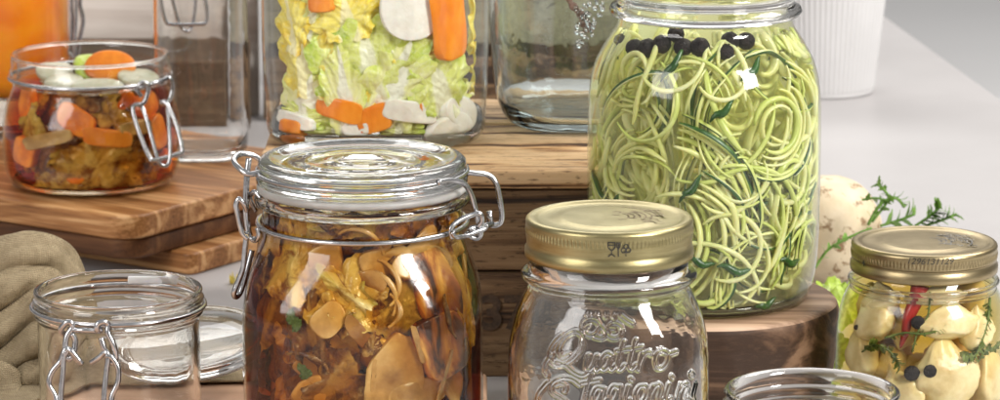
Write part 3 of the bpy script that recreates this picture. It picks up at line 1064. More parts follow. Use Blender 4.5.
for k, (px, py, w, h, ro, d, mt, lb) in enumerate(front):
    th, z = JB.pick(px, py, d)
    leaf_in(JB, th, z, w * 1.12, h * 1.12, ro, .04 + .26 * (k % 4) + d * .2, 600 + k * 3.1, mt, 'pickled_leaf', lb, 'cabbage leaf', GB, zmin=1.9, zmax=16.3, gap=.04,
            ruffle=.34, crumple=.10, kr=5, n=44, ragged=.2, pleat=.36, npl=w * .34)
sl = [
    (398, 376, 'house', 3.2, 4.6, .6, -.25, .05, .08, .12, TAN, 'large tan radish slice with two pale strips beside it, low in the brown clip jar'),
    (443, 290, 'rect', 2.7, 4.2, .8, .1, .0, .0, .12, TAN2, 'orange brown streaked slice under the window reflection in the brown clip jar'),
    (447, 345, 'rect', 3.2, 3.4, .8, .3, .0, .1, .25, TAN2, 'red brown slice below the streaked slice in the brown clip jar'),
    (420, 395, 'disc', 3.6, 1.8, .8, .1, .0, .2, .2, TAN, 'tan slice cut off by the bottom edge in the brown clip jar'),
    (385, 262, 'rect', 2.6, 1.6, .7, .2, .1, .1, .35, TAN, 'small tan piece above the middle of the brown clip jar'),
    (425, 262, 'disc', 3.8, 1.9, .7, .0, .0, .4, .2, TAN, 'tan scalloped slice below the neck wire of the brown clip jar'),
    (325, 262, 'rect', 2.0, 1.8, .5, .3, .1, .1, .35, TAN, 'pale brown square behind the left reflection in the brown clip jar'),
    (374, 376, 'rect', .32, 2.0, .25, -.1, 0, 0, .02, TAN, 'thin pale strip left of the large tan slice'),
    (419, 345, 'rect', .32, 2.2, .25, .25, 0, 0, .02, TAN, 'thin pale strip right of the large tan slice'),
    (446, 376, 'rect', .2, 3.0, .2, -.35, 0, 0, .02, TAN, 'thin yellow thread low in front of the red brown slice'),
]
for k, (px, py, kd, w, h, t, ro, yaw, pit, d, mt, lb) in enumerate(sl):
    th, z = JB.pick(px, py, d)
    chunk_in(JB, th, z, kd, w, h, t, ro, yaw, pit, d, 40 + k, mt, 'pickled_slice', lb, 'radish slice', GB, gap=.04)
rs = random.Random(88)
for k in range(38):
    px, py, d = rs.uniform(250, 486), (rs.uniform(206, 400) if k % 3 else rs.uniform(204, 245)), (rs.uniform(.5, 1.1) if k % 4 else rs.uniform(.0, .1))
    th, z = JB.pick(px, py, d)
    leaf_in(JB, th, z, rs.uniform(1.2, 2.6), rs.uniform(1.8, 4.6), rs.uniform(-.9, .9) + (PI / 2 if py < 240 else 0), d, 1600 + k * 1.7, rs.choice([LB, LB, LA, LO, LB, LB]), 'leaf_scrap',
            'folded glossy leaf strip at the ' + region(JB, th, z, 4, 15) + ' wall of the brown clip jar', 'leaf scrap', 'leaf scraps in the brown clip jar', zmin=1.9, zmax=16.3, ruffle=.35, crumple=.15, kr=rs.choice((2, 3, 5)), n=22, ragged=.25, pitch=rs.uniform(-.5, .5), pleat=.5, npl=1.0)
rs = random.Random(64)
for k in range(13):
    px, py, d = rs.uniform(258, 480), rs.uniform(235, 400), rs.uniform(.05, .6)
    th, z = JB.pick(px, py, d)
    chunk_in(JB, th, z, rs.choice(('rect', 'house', 'tri')), rs.uniform(.9, 2.0), rs.uniform(1.4, 3.2), rs.uniform(.15, .4), rs.uniform(-1.2, 1.2), rs.uniform(-.5, .5), rs.uniform(-.5, .5), d, 900 + k, rs.choice((TAN, TAN, TANB)),
             'pickled_slice', 'thin stained slice at the ' + region(JB, th, z, 4, 15) + ' wall of the brown clip jar', 'radish slice', 'thin slices in the brown clip jar', gap=.04)
# curved stalks
rnd = random.Random(5)
for k, (px, py, R0, a0, a1) in enumerate([(375, 285, 1.3, -1, 1.4), (368, 300, 1.5, -.6, 1.9), (380, 310, 1.0, -1.2, 1.0), (355, 262, 1.8, .2, 2.2), (470, 300, 2.6, 2.6, 3.8), (478, 330, 2.4, 2.7, 3.7), (300, 380, 1.5, .3, 2.0)]):
    th, z = JB.pick(px, py, .3)
    P = []
    for i in range(14):
        a = a0 + (a1 - a0) * i / 13
        t2 = th + R0 * math.cos(a) / 6
        zz = z + R0 * math.sin(a)
        P.append(JB.at(t2, JB.R(t2, zz) - .22 - .1 * math.sin(i * .7), zz))
    mk('cabbage_stalk', tube(P, [.17 * (1 - .5 * abs(i / 6.5 - 1)) for i in range(14)], 8), TAN if k < 4 else LA, label='thin curved golden stalk in the brown clip jar', cat='stalk', group='curved stalks in the brown clip jar')
th, z = JB.pick(294, 321, .1)
for k in range(5):
    a, b = (294, 321) if k < 3 else (297, 375)
    th, z = JB.pick(a + k * 3 - 4, b + (k % 3) * 5 - 5, .1)
    leaf_in(JB, th, z, .5, .8, k * 1.3, .04, 80 + k, HERB_D, 'herb_scrap', 'small green herb scrap among brown leaves in the brown clip jar', 'herb', 'herb scraps in the brown clip jar', ruffle=.15, crumple=.2, n=10)

# ================================================================== SMALL PICKLE JAR ON THE BOARDS
PJ = (-29.75, 250.6, 4.85)
p_out = smin([(4.9, 0, 2.3), (5.6, .1, 2.3), (6.0, .55, 2.3), (6.33, 1.6, 2.3), (6.42, 3.4, 2.3), (6.38, 4.8, 2.2), (6.15, 5.9, 2.1), (5.85, 6.7, 2), (5.68, 7.2, 2), (5.62, 7.6, 2)], 6)
jp = empty('clip_jar', PJ, 'small open clip jar of carrots and amber cabbage standing on the cutting boards', 'jar', 'wire clip jars')
shell_jar('jar_body', PJ, p_out, SHELL, jp, 128)
mk('glass_base', lathe([(0, .02), (4.9, .02), (5.55, .14), (5.85, .45), (5.7, .6), (5.2, .5), (0, .42)], PJ, 96), GL, jp)
nk = [(5.3, 7.6), (5.66, 7.55), (5.7, 8.1), (5.84, 8.25), (5.86, 8.5), (5.72, 8.7), (5.74, 9.3), (5.66, 9.5), (5.5, 9.55), (5.36, 9.45), (5.3, 9.2)]
mk('rim', lathe(nk, PJ, 128, close=True), SHELL, jp)
mk('rim_lip', ring(PJ, 5.6, 9.5, .13), GL, jp)
mk('neck_wire', ring(PJ, 5.86, 7.95, .15), WIRE, jp)
YP = PJ[1]
mk('latch_loop', wire(wp([(141, 96, -4.9), (137, 90, -5.1), (141, 83, -5.1), (147, 84, -5.0), (148, 91, -5.0), (144, 102, -5.1), (138, 106, -5.2)], YP), .17), WIRE, jp)
mk('latch_loop', wire(wp([(160, 85, -3.6), (166, 78, -3.5), (171, 80, -3.4), (172, 90, -3.4), (169, 100, -3.6), (164, 104, -3.9), (160, 102, -4.1)], YP), .17), WIRE, jp)
mk('latch_pin', tube(wp([(139, 88, -5.2), (168, 78, -3.5)], YP), .15), WIRE, jp)
mk('lever', wire(wp([(140, 104, -5.3), (133, 107, -5.5), (135, 120, -5.8), (143, 143, -6.3), (150, 158, -6.6), (154, 160, -6.6), (178, 154, -5.6), (182, 150, -5.4), (177, 128, -4.9), (168, 106, -4.4), (163, 101, -4.2)], YP), .17), WIRE, jp)
mk('bail', wire(wp([(141, 104, -5.0), (146, 118, -5.5), (155, 150, -6.2), (160, 164, -6.4), (167, 165, -6.2), (170, 155, -6.0), (169, 130, -5.2), (167, 106, -4.3)], YP), .15), WIRE, jp)
Pin = inner(p_out, .12, .45)
Pin = [(Pin[0][0], .45, 2.3)] + Pin
JP = Jar(PJ, Pin)
LIQP = m_liquid('amber_brine', (.93, .66, .08), 115)
Pl = Pin
mk('brine', lathe([(0, .45)] + Pl + [(Pl[-1][0], 7.4), (0, 7.4)], PJ, 96), LIQP, jp)
GP = 'vegetables in the small pickle jar'
fill_leaves(JP, 24, [LA, LB, LO], 5.8, 12.2, 701, 'pickled_leaf', 'amber leaf packed deep in the small pickle jar', 'cabbage leaf', GP + ', deep leaves', (3.5, 5.5), 1.6, (1.5, 3.8), .5, .6, 5.6, 12.2, .1)
pf = [
    (92, 168, 5.6, 3.6, .2, .12, LA, 'big ruffled amber leaf low at the front of the small pickle jar', .34, .55),
    (125, 165, 3.8, 4.2, .9, .25, LA, 'frilled amber leaf below the bright carrot slab in the small pickle jar', .4, .5),
    (118, 108, 3.8, 2.8, -.5, .15, LO, 'pale olive leaf under the rim of the small pickle jar', .3, .4),
    (55, 185, 3.8, 1.5, .15, .1, LA, 'frilly leaf edge on the floor of the small pickle jar', .3, .4),
    (110, 187, 4.2, 1.6, -.1, .15, LA, 'flat golden leaf on the floor of the small pickle jar', .3, .4),
    (160, 178, 3.0, 2.2, .5, .2, LA, 'golden leaf at the lower right of the small pickle jar', .3, .5),
    (28, 125, 2.4, 2.8, .5, .4, LO, 'olive leaf at the left wall of the small pickle jar', .3, .5),
    (50, 150, 3.2, 3.2, 1.5, 1.0, LB, 'brown leaf beneath the pale slab in the small pickle jar', .3, .5),
    (165, 120, 3.0, 3.6, .2, .8, LB, 'dark leaf behind the clasp of the small pickle jar', .3, .5),
    (80, 100, 3.4, 1.8, .2, .5, LB, 'brown leaf high at the front of the small pickle jar', .3, .5),
]
for k, (px, py, w, h, ro, d, mt, lb, rf, cm) in enumerate(pf):
    th, z = JP.pick(px, py, d)
    leaf_in(JP, th, z, w * 1.1, h * 1.15, ro, .12 + .22 * (k % 3) + d * .3, 300 + k * 2.7, mt, 'pickled_leaf', lb, 'cabbage leaf', GP, zmin=5.5, zmax=12.1, gap=.05, ruffle=rf * 1.1, crumple=cm * .22, kr=5, n=40, ragged=.2, pleat=.3, npl=w * .3)
pc = [
    (23, 103, 'rect', 1.4, 2.1, .9, .1, .1, 0, .1, CARROT_B, 'upright carrot piece at the upper left wall of the small pickle jar'),
    (75, 120, 'tri', 2.9, 1.9, .9, -.5, .0, .2, .25, CARROT_B, 'shaded carrot chunk behind the reflection in the small pickle jar'),
    (108, 138, 'rect', 3.6, 1.25, .9, -.12, .0, .1, .06, CARROT, 'bright orange carrot slab at the centre of the small pickle jar'),
    (22, 152, 'rect', 2.1, 2.0, 1.0, -.3, .2, 0, .1, CARROT_B, 'red orange carrot cube at the lower left of the small pickle jar'),
    (150, 105, 'tri', 2.2, 1.8, .9, .4, .1, .1, .3, CARROT_B, 'orange carrot piece behind the clasp of the small pickle jar'),
    (160, 132, 'tri', 2.0, 2.4, .9, .2, .1, .1, .3, CARROT, 'carrot wedge at the right wall of the small pickle jar'),
    (128, 102, 'rect', 1.6, 1.2, .9, .9, .1, .1, .7, CARROT_B, 'small carrot bit high in the small pickle jar'),
    (45, 140, 'rect', 4.0, 1.0, .8, .28, .0, .1, .08, TAN, 'long pale radish slab left of the bright carrot in the small pickle jar'),
    (137, 128, 'rect', 2.6, 1.1, .8, .05, .0, .1, .2, TAN, 'pale radish slab behind the clasp in the small pickle jar'),
    (80, 172, 'disc', 2.2, 1.6, .9, .3, .1, .2, .6, CARROT_B, 'dark red carrot seen through the big leaf in the small pickle jar'),
    (175, 160, 'rect', 1.4, 1.5, .9, .3, .1, .2, .4, CARROT_B, 'small carrot cube low at the right of the small pickle jar'),
]
for k, (px, py, kd, w, h, t, ro, yaw, pit, d, mt, lb) in enumerate(pc):
    th, z = JP.pick(px, py, d)
    is_c = 'carrot' in lb
    chunk_in(JP, th, z, kd, w, h, t, ro, yaw, pit, d, 140 + k, mt, 'carrot_piece' if is_c else 'radish_slice', lb, 'carrot piece' if is_c else 'radish slice', GP, gap=.05, bev=.14)


rs = random.Random(89)
for k in range(24):
    px, py, d = rs.uniform(14, 176), rs.uniform(98, 190), rs.uniform(.5, 1.0)
    th, z = JP.pick(px, py, d)
    leaf_in(JP, th, z, rs.uniform(1.1, 2.4), rs.uniform(.8, 2.0), rs.uniform(0, TAU), d, 2600 + k * 1.7, rs.choice([LA, LO, LO, LB]), 'leaf_scrap',
            'small frilled amber leaf scrap at the ' + region(JP, th, z, 5.4, 12) + ' wall of the small pickle jar', 'leaf scrap', 'leaf scraps in the small pickle jar', zmin=5.5, zmax=12, ruffle=.4, crumple=.7, kr=rs.choice((4, 6, 8)), n=16, ragged=.4, pitch=rs.uniform(-.6, .6))


def disc_at(c, r1, r2, t, tilt, rz, mat, name, label, cat, group, seed=1, kind='disc'):
    P = outline(kind, r1 * 2, r2 * 2, seed)
    n = len(P)
    V = []
    rr = [(0.001, 0), (.5, 0), (.93, 0), (1, .08), (1, t - .08), (.93, t), (.5, t), (0.001, t)]
    for f_, z in rr:
        for x, y in P:
            V.append((x * f_, y * f_, z + .04 * noise.noise(Vector((x + seed, y, z * 3)))))
    F = []
    for k in range(len(rr) - 1):
        for i in range(n):
            j = (i + 1) % n
            F.append((k * n + i, k * n + j, (k + 1) * n + j, (k + 1) * n + i))
    V = np.array(V)
    ct, st = math.cos(tilt), math.sin(tilt)
    y = V[:, 1] * ct - V[:, 2] * st; z = V[:, 1] * st + V[:, 2] * ct; x = V[:, 0]
    cz_, sz_ = math.cos(rz), math.sin(rz)
    V = np.stack([c[0] + x * cz_ - y * sz_, c[1] + x * sz_ + y * cz_, c[2] + z], 1)
    return mk(name, (V, F), mat, label=label, cat=cat, group=group)


disc_at(unproj(110, 68, YP - .6) , 1.75, 1.25, .55, .95, .1, CARROT, 'carrot_slice', 'bright orange carrot slice sticking out of the top of the small pickle jar', 'carrot piece', GP, 4)
disc_at(unproj(138, 80, YP - 1.5), 1.5, 1.1, .4, .35, .5, ONION, 'onion_piece', 'white onion slice right of the carrot on top of the small pickle jar', 'onion piece', GP, 5)
disc_at(unproj(65, 84, YP - 1.8), 1.6, 1.0, .35, .35, -.4, ONION, 'onion_piece', 'white onion slice at the left on top of the small pickle jar', 'onion piece', GP, 6)
disc_at(unproj(98, 88, YP - 2.8), 1.8, .8, .35, .5, .1, ONION, 'onion_piece', 'white onion slice at the front on top of the small pickle jar', 'onion piece', GP, 7)
disc_at(unproj(90, 70, YP - .2), 1.2, 1.2, .5, .7, .6, LP, 'onion_piece', 'greenish white piece left of the carrot slice on top of the small pickle jar', 'onion piece', GP, 8, 'tri')
disc_at(unproj(55, 74, YP), 1.3, 1.0, .4, .5, .2, ONION, 'onion_piece', 'white onion piece at the back left on top of the small pickle jar', 'onion piece', GP, 9, 'tri')

# ================================================================== ORANGE JAR
OJ = (-39.3, 272.0, 4.85)
jo = empty('juice_jar', OJ, 'tall clip jar of orange juice at the back left on the cutting board', 'jar')
o_out = smin([(4.7, 0, 3.2), (5.2, .15, 3.2), (5.5, .8, 3.2), (5.6, 2.5, 3.2), (5.6, 16, 3.2), (5.3, 18, 2.6), (4.6, 19.5, 2), (4.5, 20.8, 2)], 5)
shell_jar('jar_body', OJ, o_out, SHELL, jo, 96)
mk('glass_base', lathe([(0, .03), (4.65, .03, 3.2), (5.2, .2, 3.2), (5.45, .8, 3.2), (5.3, 3.1, 3.2), (4.9, 3.0, 3.2), (0, 2.9)], OJ, 96), GL, jo)
JUICE, nt, out = newmat('orange_juice')
v = coords(nt)
zz = nt.nodes.new('ShaderNodeSeparateXYZ'); nt.links.new(v, zz.inputs[0])
c = ramp(nt, noise_t(nt, v, .25, 3, .5, .4), [(.3, (.80, .16, .003)), (.5, (.93, .27, .004)), (.7, (.96, .34, .008))])
prin(nt, out, c, .35, sss=.4, ssr=(1, .4, .05))
jl = [(p[0] - .42, p[1], p[2]) for p in o_out if 3.5 < p[1] < 18]
mk('orange_juice', lathe([(0, 3.2), (4.6, 3.2, 3.2)] + jl + [(0, 18.0)], OJ, 96), JUICE, jo)
mk('lid', lathe([(0, 20.9), (4.5, 20.9), (4.8, 21.1), (4.8, 21.6), (4.5, 21.8), (0, 21.7)], OJ, 96), GLW, jo)
YO = OJ[1]
mk('lever', wire(wp([(69, 52, -4.5), (71, 40, -4.5), (72, 20, -4.5), (71, 0, -4.5), (72, -30, -4.5), (84, -30, -4.5), (80, 2, -4.5), (83, 20, -4.5), (80, 38, -4.5), (77, 55, -4.5), (73, 58, -4.5), (69, 52, -4.5)], YO), .17), WIRE, jo)
mk('bail', wire(wp([(74, 60, -4.7), (75, 40, -4.8), (76, 10, -4.8), (75, -20, -4.8)], YO), .14), WIRE, jo)
mk('neck_wire', ring(OJ, 4.65, 19.8, .14), WIRE, jo)

# ================================================================== CLEAR JAR ON THE BOARD
CJ = (-22.6, 261.0, 4.85)
jc = empty('clip_jar', CJ, 'tall empty clear clip jar with hanging clasp behind the small pickle jar', 'jar', 'wire clip jars')
c_out = smin([(2.7, 0, 3), (3.1, .12, 3), (3.38, .7, 3), (3.48, 2, 3), (3.5, 13, 3), (3.3, 14.3, 2.5), (2.95, 15.2, 2), (2.9, 16.4, 2)], 5)
glass_jar('jar_body', CJ, c_out, .24, .5, GL, jc, 96)
mk('lid', lathe([(0, 16.5), (2.9, 16.5), (3.15, 16.7), (3.15, 17.1), (2.9, 17.3), (0, 17.2)], CJ, 96), GL, jc)
mk('neck_wire', ring(CJ, 3.05, 15.6, .13), WIRE, jc)
YC = CJ[1] - 4.4
mk('lever', wire(wp([(158, -40), (160, -5), (163, 12), (166, 21), (171, 24), (200, 24), (206, 22), (207, 12), (204, -8), (203, -40)], YC), .14), WIRE, jc)
mk('bail', wire(wp([(168, -40), (171, -8), (175, 10), (180, 25), (186, 31), (190, 30), (193, 22), (195, 8), (196, -10), (198, -40)], YC + .3), .13), WIRE, jc)

# ================================================================== CABBAGE JAR ON THE CRATE
KJ = (-8.1, 227.2, 13.3)
jk = empty('square_jar', KJ, 'big square glass jar of fresh napa cabbage and carrot on the crate', 'jar')
k_out = smin([(6.1, 0, 4.2), (6.7, .1, 4.2), (7.05, .5, 4.2), (7.2, 1.5, 4.2), (7.38, 6, 4.2), (7.42, 10, 4.2), (7.42, 17, 4.2), (7.1, 19, 3), (6.2, 20.6, 2), (6.0, 22, 2)], 6)
shell_jar('jar_body', KJ, k_out, SHELL, jk, 160)
mk('glass_base', lathe([(0, .03), (6.05, .03, 4.2), (6.6, .14, 4.2), (6.95, .55, 4.2), (6.9, .85, 4.2), (6.5, .65, 4.2), (0, .55)], KJ, 128), GL, jk)
mk('lid', lathe([(0, 22.1), (6.0, 22.1), (6.4, 22.3), (6.4, 22.9), (6.1, 23.1), (0, 23)], KJ, 96), GLW, jk)
mk('neck_wire', ring(KJ, 6.15, 21.2, .14), WIRE, jk)
# clear inner wall that shows as a second line at the sides
Kin = [(6.2, .6, 4.0)] + [p for p in inner(k_out, .42, .8)]
JK = Jar(KJ, Kin)
GK = 'salad vegetables in the square jar'
fill_leaves(JK, 44, [LG, LP, LY, LP], 15, 30, 901, 'cabbage_leaf', 'pale cabbage leaf packed deep inside the square jar', 'cabbage leaf', GK + ', deep leaves', (5, 8), 1.5, (1.5, 5.5), .5, .5, 14.1, 33, .1)
kf = [
    (370, 75, 6.6, 6.6, .15, .3, LG, 'large fan of green cabbage leaf with white rib at the centre of the square jar', .5, .75, .35),
    (345, 100, 2.4, 6.2, .12, .1, LP, 'white cabbage rib left of the big green fan in the square jar', .25, .3, .2),
    (395, 88, 4.2, 5.4, -.35, .15, LP, 'pale veined leaf hanging below the radish disc in the square jar', .4, .5, .3),
    (443, 85, 4.6, 4.2, .3, .15, LG, 'crinkled light green leaf right of centre in the square jar', .4, .8, .3),
    (300, 62, 4.0, 5.0, .2, .25, LY, 'yellow ruffled leaf at the upper left of the square jar', .4, .7, 0),
    (303, 100, 4.0, 3.6, -.3, .3, LP, 'thin pale yellow leaf at the left wall of the square jar', .3, .4, 0),
    (285, 22, 3.0, 4.0, .1, .2, LY, 'bright yellow leaf scrap at the top left of the square jar', .4, .6, 0),
    (345, 18, 4.2, 3.0, .2, .15, LY, 'finely curled yellow leaf near the top of the square jar', .4, 1.1, 0),
    (310, 15, 2.4, 3.6, -.3, .4, LG, 'green leaf tip at the top of the square jar', .4, .6, 0),
    (385, 25, 3.4, 3.6, .4, .5, LG, 'green leaf behind the radish disc in the square jar', .4, .6, 0),
    (478, 68, 2.2, 3.6, .2, .25, LY, 'ruffled yellow leaf edge at the right wall of the square jar', .4, .6, 0),
    (478, 20, 2.6, 4.4, .1, .3, LY, 'yellow leaf strip beside the tall carrot in the square jar', .4, .6, 0),
    (468, 105, 3.2, 2.6, .4, .3, LP, 'pale leaf at the lower right of the square jar', .4, .5, 0),
    (300, 118, 3.6, 1.6, -.2, .1, LG, 'green leaf scrap above the left carrot in the square jar', .3, .5, 0),
    (335, 136, 4.6, 1.6, .1, .2, LG, 'green leaf lying on the floor of the square jar', .3, .4, 0),
    (400, 133, 3.2, 1.4, .1, .1, LG, 'light green leaf under the radish block in the square jar', .3, .4, 0),
    (435, 140, 3.2, 1.4, -.2, .15, LG, 'small green leaf on the floor at the right of the square jar', .3, .4, 0),
    (420, 60, 3.0, 1.6, .1, .2, LY, 'yellow ruffled edge under the radish disc in the square jar', .3, .8, 0),
    (365, 112, 1.6, 2.2, .3, .05, LY, 'yellow leaf sliver between the two carrot slabs in the square jar', .3, .4, 0),
]
for k, (px, py, w, h, ro, d, mt, lb, rf, cm, fo) in enumerate(kf):
    th, z = JK.pick(px, py, d)
    leaf_in(JK, th, z, w * 1.06, h * 1.06, ro, d + .012 * k, 400 + k * 2.3, mt, 'cabbage_leaf', lb, 'cabbage leaf', GK, zmin=14.0, gap=.05, ruffle=rf, crumple=min(.2, cm * .3), kr=8, n=44, ragged=.2, fold=0, pleat=.38 if w > 2.5 else .15, npl=w * .36)
kc = [
    (413, 6, 'disc', 4.1, 4.4, .9, .1, 0, .0, .02, DAIKON, 'round white radish disc at the top of the square jar'),
    (455, 20, 'rect', 2.6, 5.0, 1.0, .12, .3, 0, .1, CARROT, 'tall orange carrot slab right of the radish disc in the square jar'),
    (338, 110, 'rect', 3.0, 1.45, 1.0, -.22, 0, .1, .04, CARROT, 'orange carrot slab left of the yellow sliver in the square jar'),
    (374, 119, 'rect', 2.3, 1.7, 1.0, .25, 0, .1, .08, CARROT, 'orange carrot slab right of the yellow sliver in the square jar'),
    (288, 131, 'rect', 1.9, 1.5, 1.0, -.1, .1, .1, .08, CARROT, 'carrot cube in the lower left corner of the square jar'),
    (300, 106, 'tri', 2.2, .9, 1.0, .2, .1, .1, .9, CARROT, 'thin carrot piece behind the left leaf in the square jar'),
    (318, 1, 'rect', 1.6, 1.4, 1.0, .1, 0, .1, .1, CARROT, 'small carrot piece at the top edge of view in the square jar'),
    (435, 108, 'rect', 2.2, 1.0, .9, -.1, 0, .1, .7, CARROT, 'carrot bit behind the radish block in the square jar'),
    (412, 112, 'rect', 3.6, 1.35, 1.0, -.15, .0, .1, .03, DAIKON, 'white radish block low at the right of the square jar'),
    (455, 132, 'disc', 3.4, 2.4, 1.2, .3, .1, .1, .15, DAIKON, 'white cabbage heart piece in the lower right of the square jar'),
    (463, 112, 'disc', 3.2, 2.2, 1.2, -.3, .1, .1, .5, DAIKON, 'white cabbage stem piece above the heart piece in the square jar'),
    (355, 129, 'tri', 1.8, 1.0, .9, .1, .0, .1, .1, DAIKON, 'small white radish chip between the carrots in the square jar'),
    (292, 120, 'rect', 3.0, .9, .9, -.12, .0, .1, .3, DAIKON, 'pale stem piece above the left carrot cube in the square jar'),
]
for k, (px, py, kd, w, h, t, ro, yaw, pit, d, mt, lb) in enumerate(kc):
    th, z = JK.pick(px, py, d)
    is_c = 'carrot' in lb and mt is CARROT
    chunk_in(JK, th, z, kd, w, h, t, ro, yaw, pit, d, 240 + k, mt, 'carrot_piece' if is_c else 'radish_piece', lb, 'carrot piece' if is_c else 'radish piece', GK, gap=.04, bev=.12)

rs = random.Random(90)
for k in range(26):
    px, py, d = rs.uniform(272, 484), rs.uniform(0, 145), rs.uniform(.6, 1.1)
    th, z = JK.pick(px, py, d)
    leaf_in(JK, th, z, rs.uniform(1.2, 3.0), rs.uniform(1.0, 2.6), rs.uniform(0, TAU), d, 3600 + k * 1.7, rs.choice([LG, LP, LY, LP]), 'leaf_scrap',
            'small crinkled cabbage scrap at the ' + region(JK, th, z, 14, 24) + ' wall of the square jar', 'leaf scrap', 'leaf scraps in the square jar', zmin=14.0, ruffle=.4, crumple=.8, kr=rs.choice((4, 6, 8)), n=18, ragged=.4, pitch=rs.uniform(-.7, .7))

# ================================================================== BLUISH EMPTY JAR
EJ = (6.2, 230.2, 13.3)
je = empty('empty_jar', EJ, 'large empty jar with thick bluish glass on the crate', 'jar')
e_out = smin([(4.6, 0, 2.6), (5.3, .12, 2.6), (5.9, .6, 2.6), (6.4, 1.7, 2.6), (6.75, 4, 2.6), (6.95, 8, 2.6), (7.0, 14, 2.6), (6.6, 17, 2.3), (5.6, 19, 2), (5.5, 20.5, 2)], 6)
glass_jar('jar_body', EJ, e_out, .42, .9, GLB, je, 128)
mk('lid', lathe([(0, 20.7), (5.5, 20.7), (5.9, 20.9), (5.9, 21.5), (5.6, 21.7), (0, 21.6)], EJ, 96), GLB, je)
mk('neck_wire', ring(EJ, 5.65, 19.8, .14), WIRE, je)

JE = Jar(EJ, e_out)
rs = random.Random(12)
parts = []
for k in range(75):
    px, py = rs.uniform(576, 606), rs.uniform(-6, 46)
    if px + py * .55 > 612: continue
    th, z = JE.pick(px, py, 0)
    p = JE.at(th, JE.R(th, z) + .01, z)
    r = rs.uniform(.08, .2)
    parts.append(blob(p, r, r * .7, r, k, .05, 1, 12, 8))
mk('water_drops', join(*parts), GL, je)
P = [JE.at(t, JE.R(t, z) - .5, z) for t, z in (JE.pick(px, py, .5) for px, py in ((566, -8), (572, 4), (580, 12), (583, 22), (590, 30)))]
TWIG = m_noise('reddish_twig_bark', [(.3, (.22, .10, .06)), (.7, (.46, .26, .18))], 2, 4, .6, .6, 4)
P = cr(P, 5)
mk('dried_twig', tube(P, [.22 + .07 * math.sin(i * 1.3) for i in range(len(P))], 8), TWIG, label='short reddish dried twig inside the bluish empty jar', cat='twig')

# ================================================================== ZUCCHINI JAR
jz = empty('storage_jar', ZC, 'big open glass jar packed with zucchini noodles on the wood slice', 'jar')
z_out = smin([(5.5, 0), (6.1, .1), (6.45, .5), (6.7, 1.4), (6.9, 3.2), (6.96, 6), (6.96, 10.5), (6.85, 12.8), (6.5, 14.3), (6.0, 15.3), (5.5, 16.1), (5.2, 16.6), (5.15, 17.2)], 6)
z_out = [(p[0], p[1], 2) for p in z_out]
shell_jar('jar_body', ZC, z_out, SHELLG, jz, 160)
mk('glass_base', lathe([(0, .03), (5.45, .03), (6.05, .13), (6.38, .5), (6.3, .75), (5.9, .6), (0, .5)], ZC, 128), GL, jz)
mk('rim', lathe([(4.9, 17.1), (5.25, 17.05), (5.6, 17.2), (5.72, 17.45), (5.6, 17.7), (5.3, 17.85), (5.25, 18.1), (5.45, 18.3), (5.5, 18.6), (5.3, 18.85), (4.95, 18.8), (4.85, 18.5)], ZC, 128, close=True), GL, jz)
Zin = [(5.8, .55, 2)] + inner(z_out, .10, .6)
JZ = Jar(ZC, Zin)
LIQZ = m_liquid('green_brine', (.97, .98, .45), 15, 8.5)
zl = [p for p in Zin if p[1] < 17]
mk('brine', lathe([(0, .55)] + zl + [(zl[-1][0], 16.9), (0, 16.9)], ZC, 96), LIQZ, jz)
rnd = random.Random(77)
z0j = ZC[2]


STUFF = None


def strand(kind, dep, seed, start=None, head=None, length=None, curv=None, rad=None):
    global STUFF
    r_ = random.Random(seed)
    s = r_.uniform(-9.5, 9.5) if start is None else start[0]
    t = r_.uniform(.6, 16.2) if start is None else start[1]
    h = r_.uniform(0, TAU) if head is None else head
    L = r_.uniform(7, 17) if length is None else length
    step = .3
    k = (r_.choice((-1, 1)) / r_.uniform(1.1, 4.5)) if curv is None else curv
    P = []
    ph = r_.uniform(0, 6)
    n = int(L / step)
    for i in range(n):
        if curv is None and r_.random() < .035: k = r_.choice((-1, 1)) / r_.uniform(1.2, 6)
        s += math.cos(h) * step; t += math.sin(h) * step
        h += k * step
        if t < .7: t = .7 + .1 * r_.random(); h = -h * .6
        if t > 16.3: t = 16.3; h = -h * .6
        d = dep + .35 * math.sin(i * .16 + ph) + .18 * math.sin(i * .41 + ph * 2)
        th = s / 6.6
        z = z0j + t
        R = JZ.R(th, z) - .16 - max(.02, d)
        P.append(JZ.at(th, max(.5, R), z))
    rr = (r_.uniform(.13, .22) if rad is None else rad)
    V, F = tube(P, [rr * (.45 + .55 * min(1, min(i, n - 1 - i) / 4)) * (1 + .1 * math.sin(i * .5 + ph)) for i in range(n)], 8, flat=r_.uniform(.5, .85))
    if STUFF is not None:
        STUFF.append((V, F))
        return None
    mi = None
    mats = [ZW if kind < 2 else ZG]
    if kind in (1, 3):
        mats.append(ZD)
        ph = r_.randrange(8)
        mi = []
        for f in F:
            if len(f) == 4:
                kk = f[0] % 8
                mi.append(1 if kk in (ph, (ph + 1) % 8, (ph + 2) % 8) else 0)
            else: mi.append(0)
    lab = ['pale zucchini noodle coiled in the big jar', 'skin-edged pale zucchini noodle coiled in the big jar', 'light green zucchini noodle coiled in the big jar', 'skin-edged green zucchini noodle coiled in the big jar'][kind]
    grp = ['plain pale zucchini noodles', 'pale zucchini noodles with skin', 'plain light green zucchini noodles', 'light green zucchini noodles with skin'][kind]
    pm = P[len(P) // 2]
    lab = lab.replace('coiled in the', ('deep in the ' if dep > 1.2 else 'near the wall at the ') + region(JZ, math.atan2(pm[0] - ZC[0], ZC[1] - pm[1]), pm[2], z0j + .5, z0j + 16.5) + ' of the')
    grp = 'zucchini noodles packed in the big jar'
    return mk('zucchini_noodle', (V, F), mats, label=lab, cat='zucchini noodle', group=grp, mi=mi)


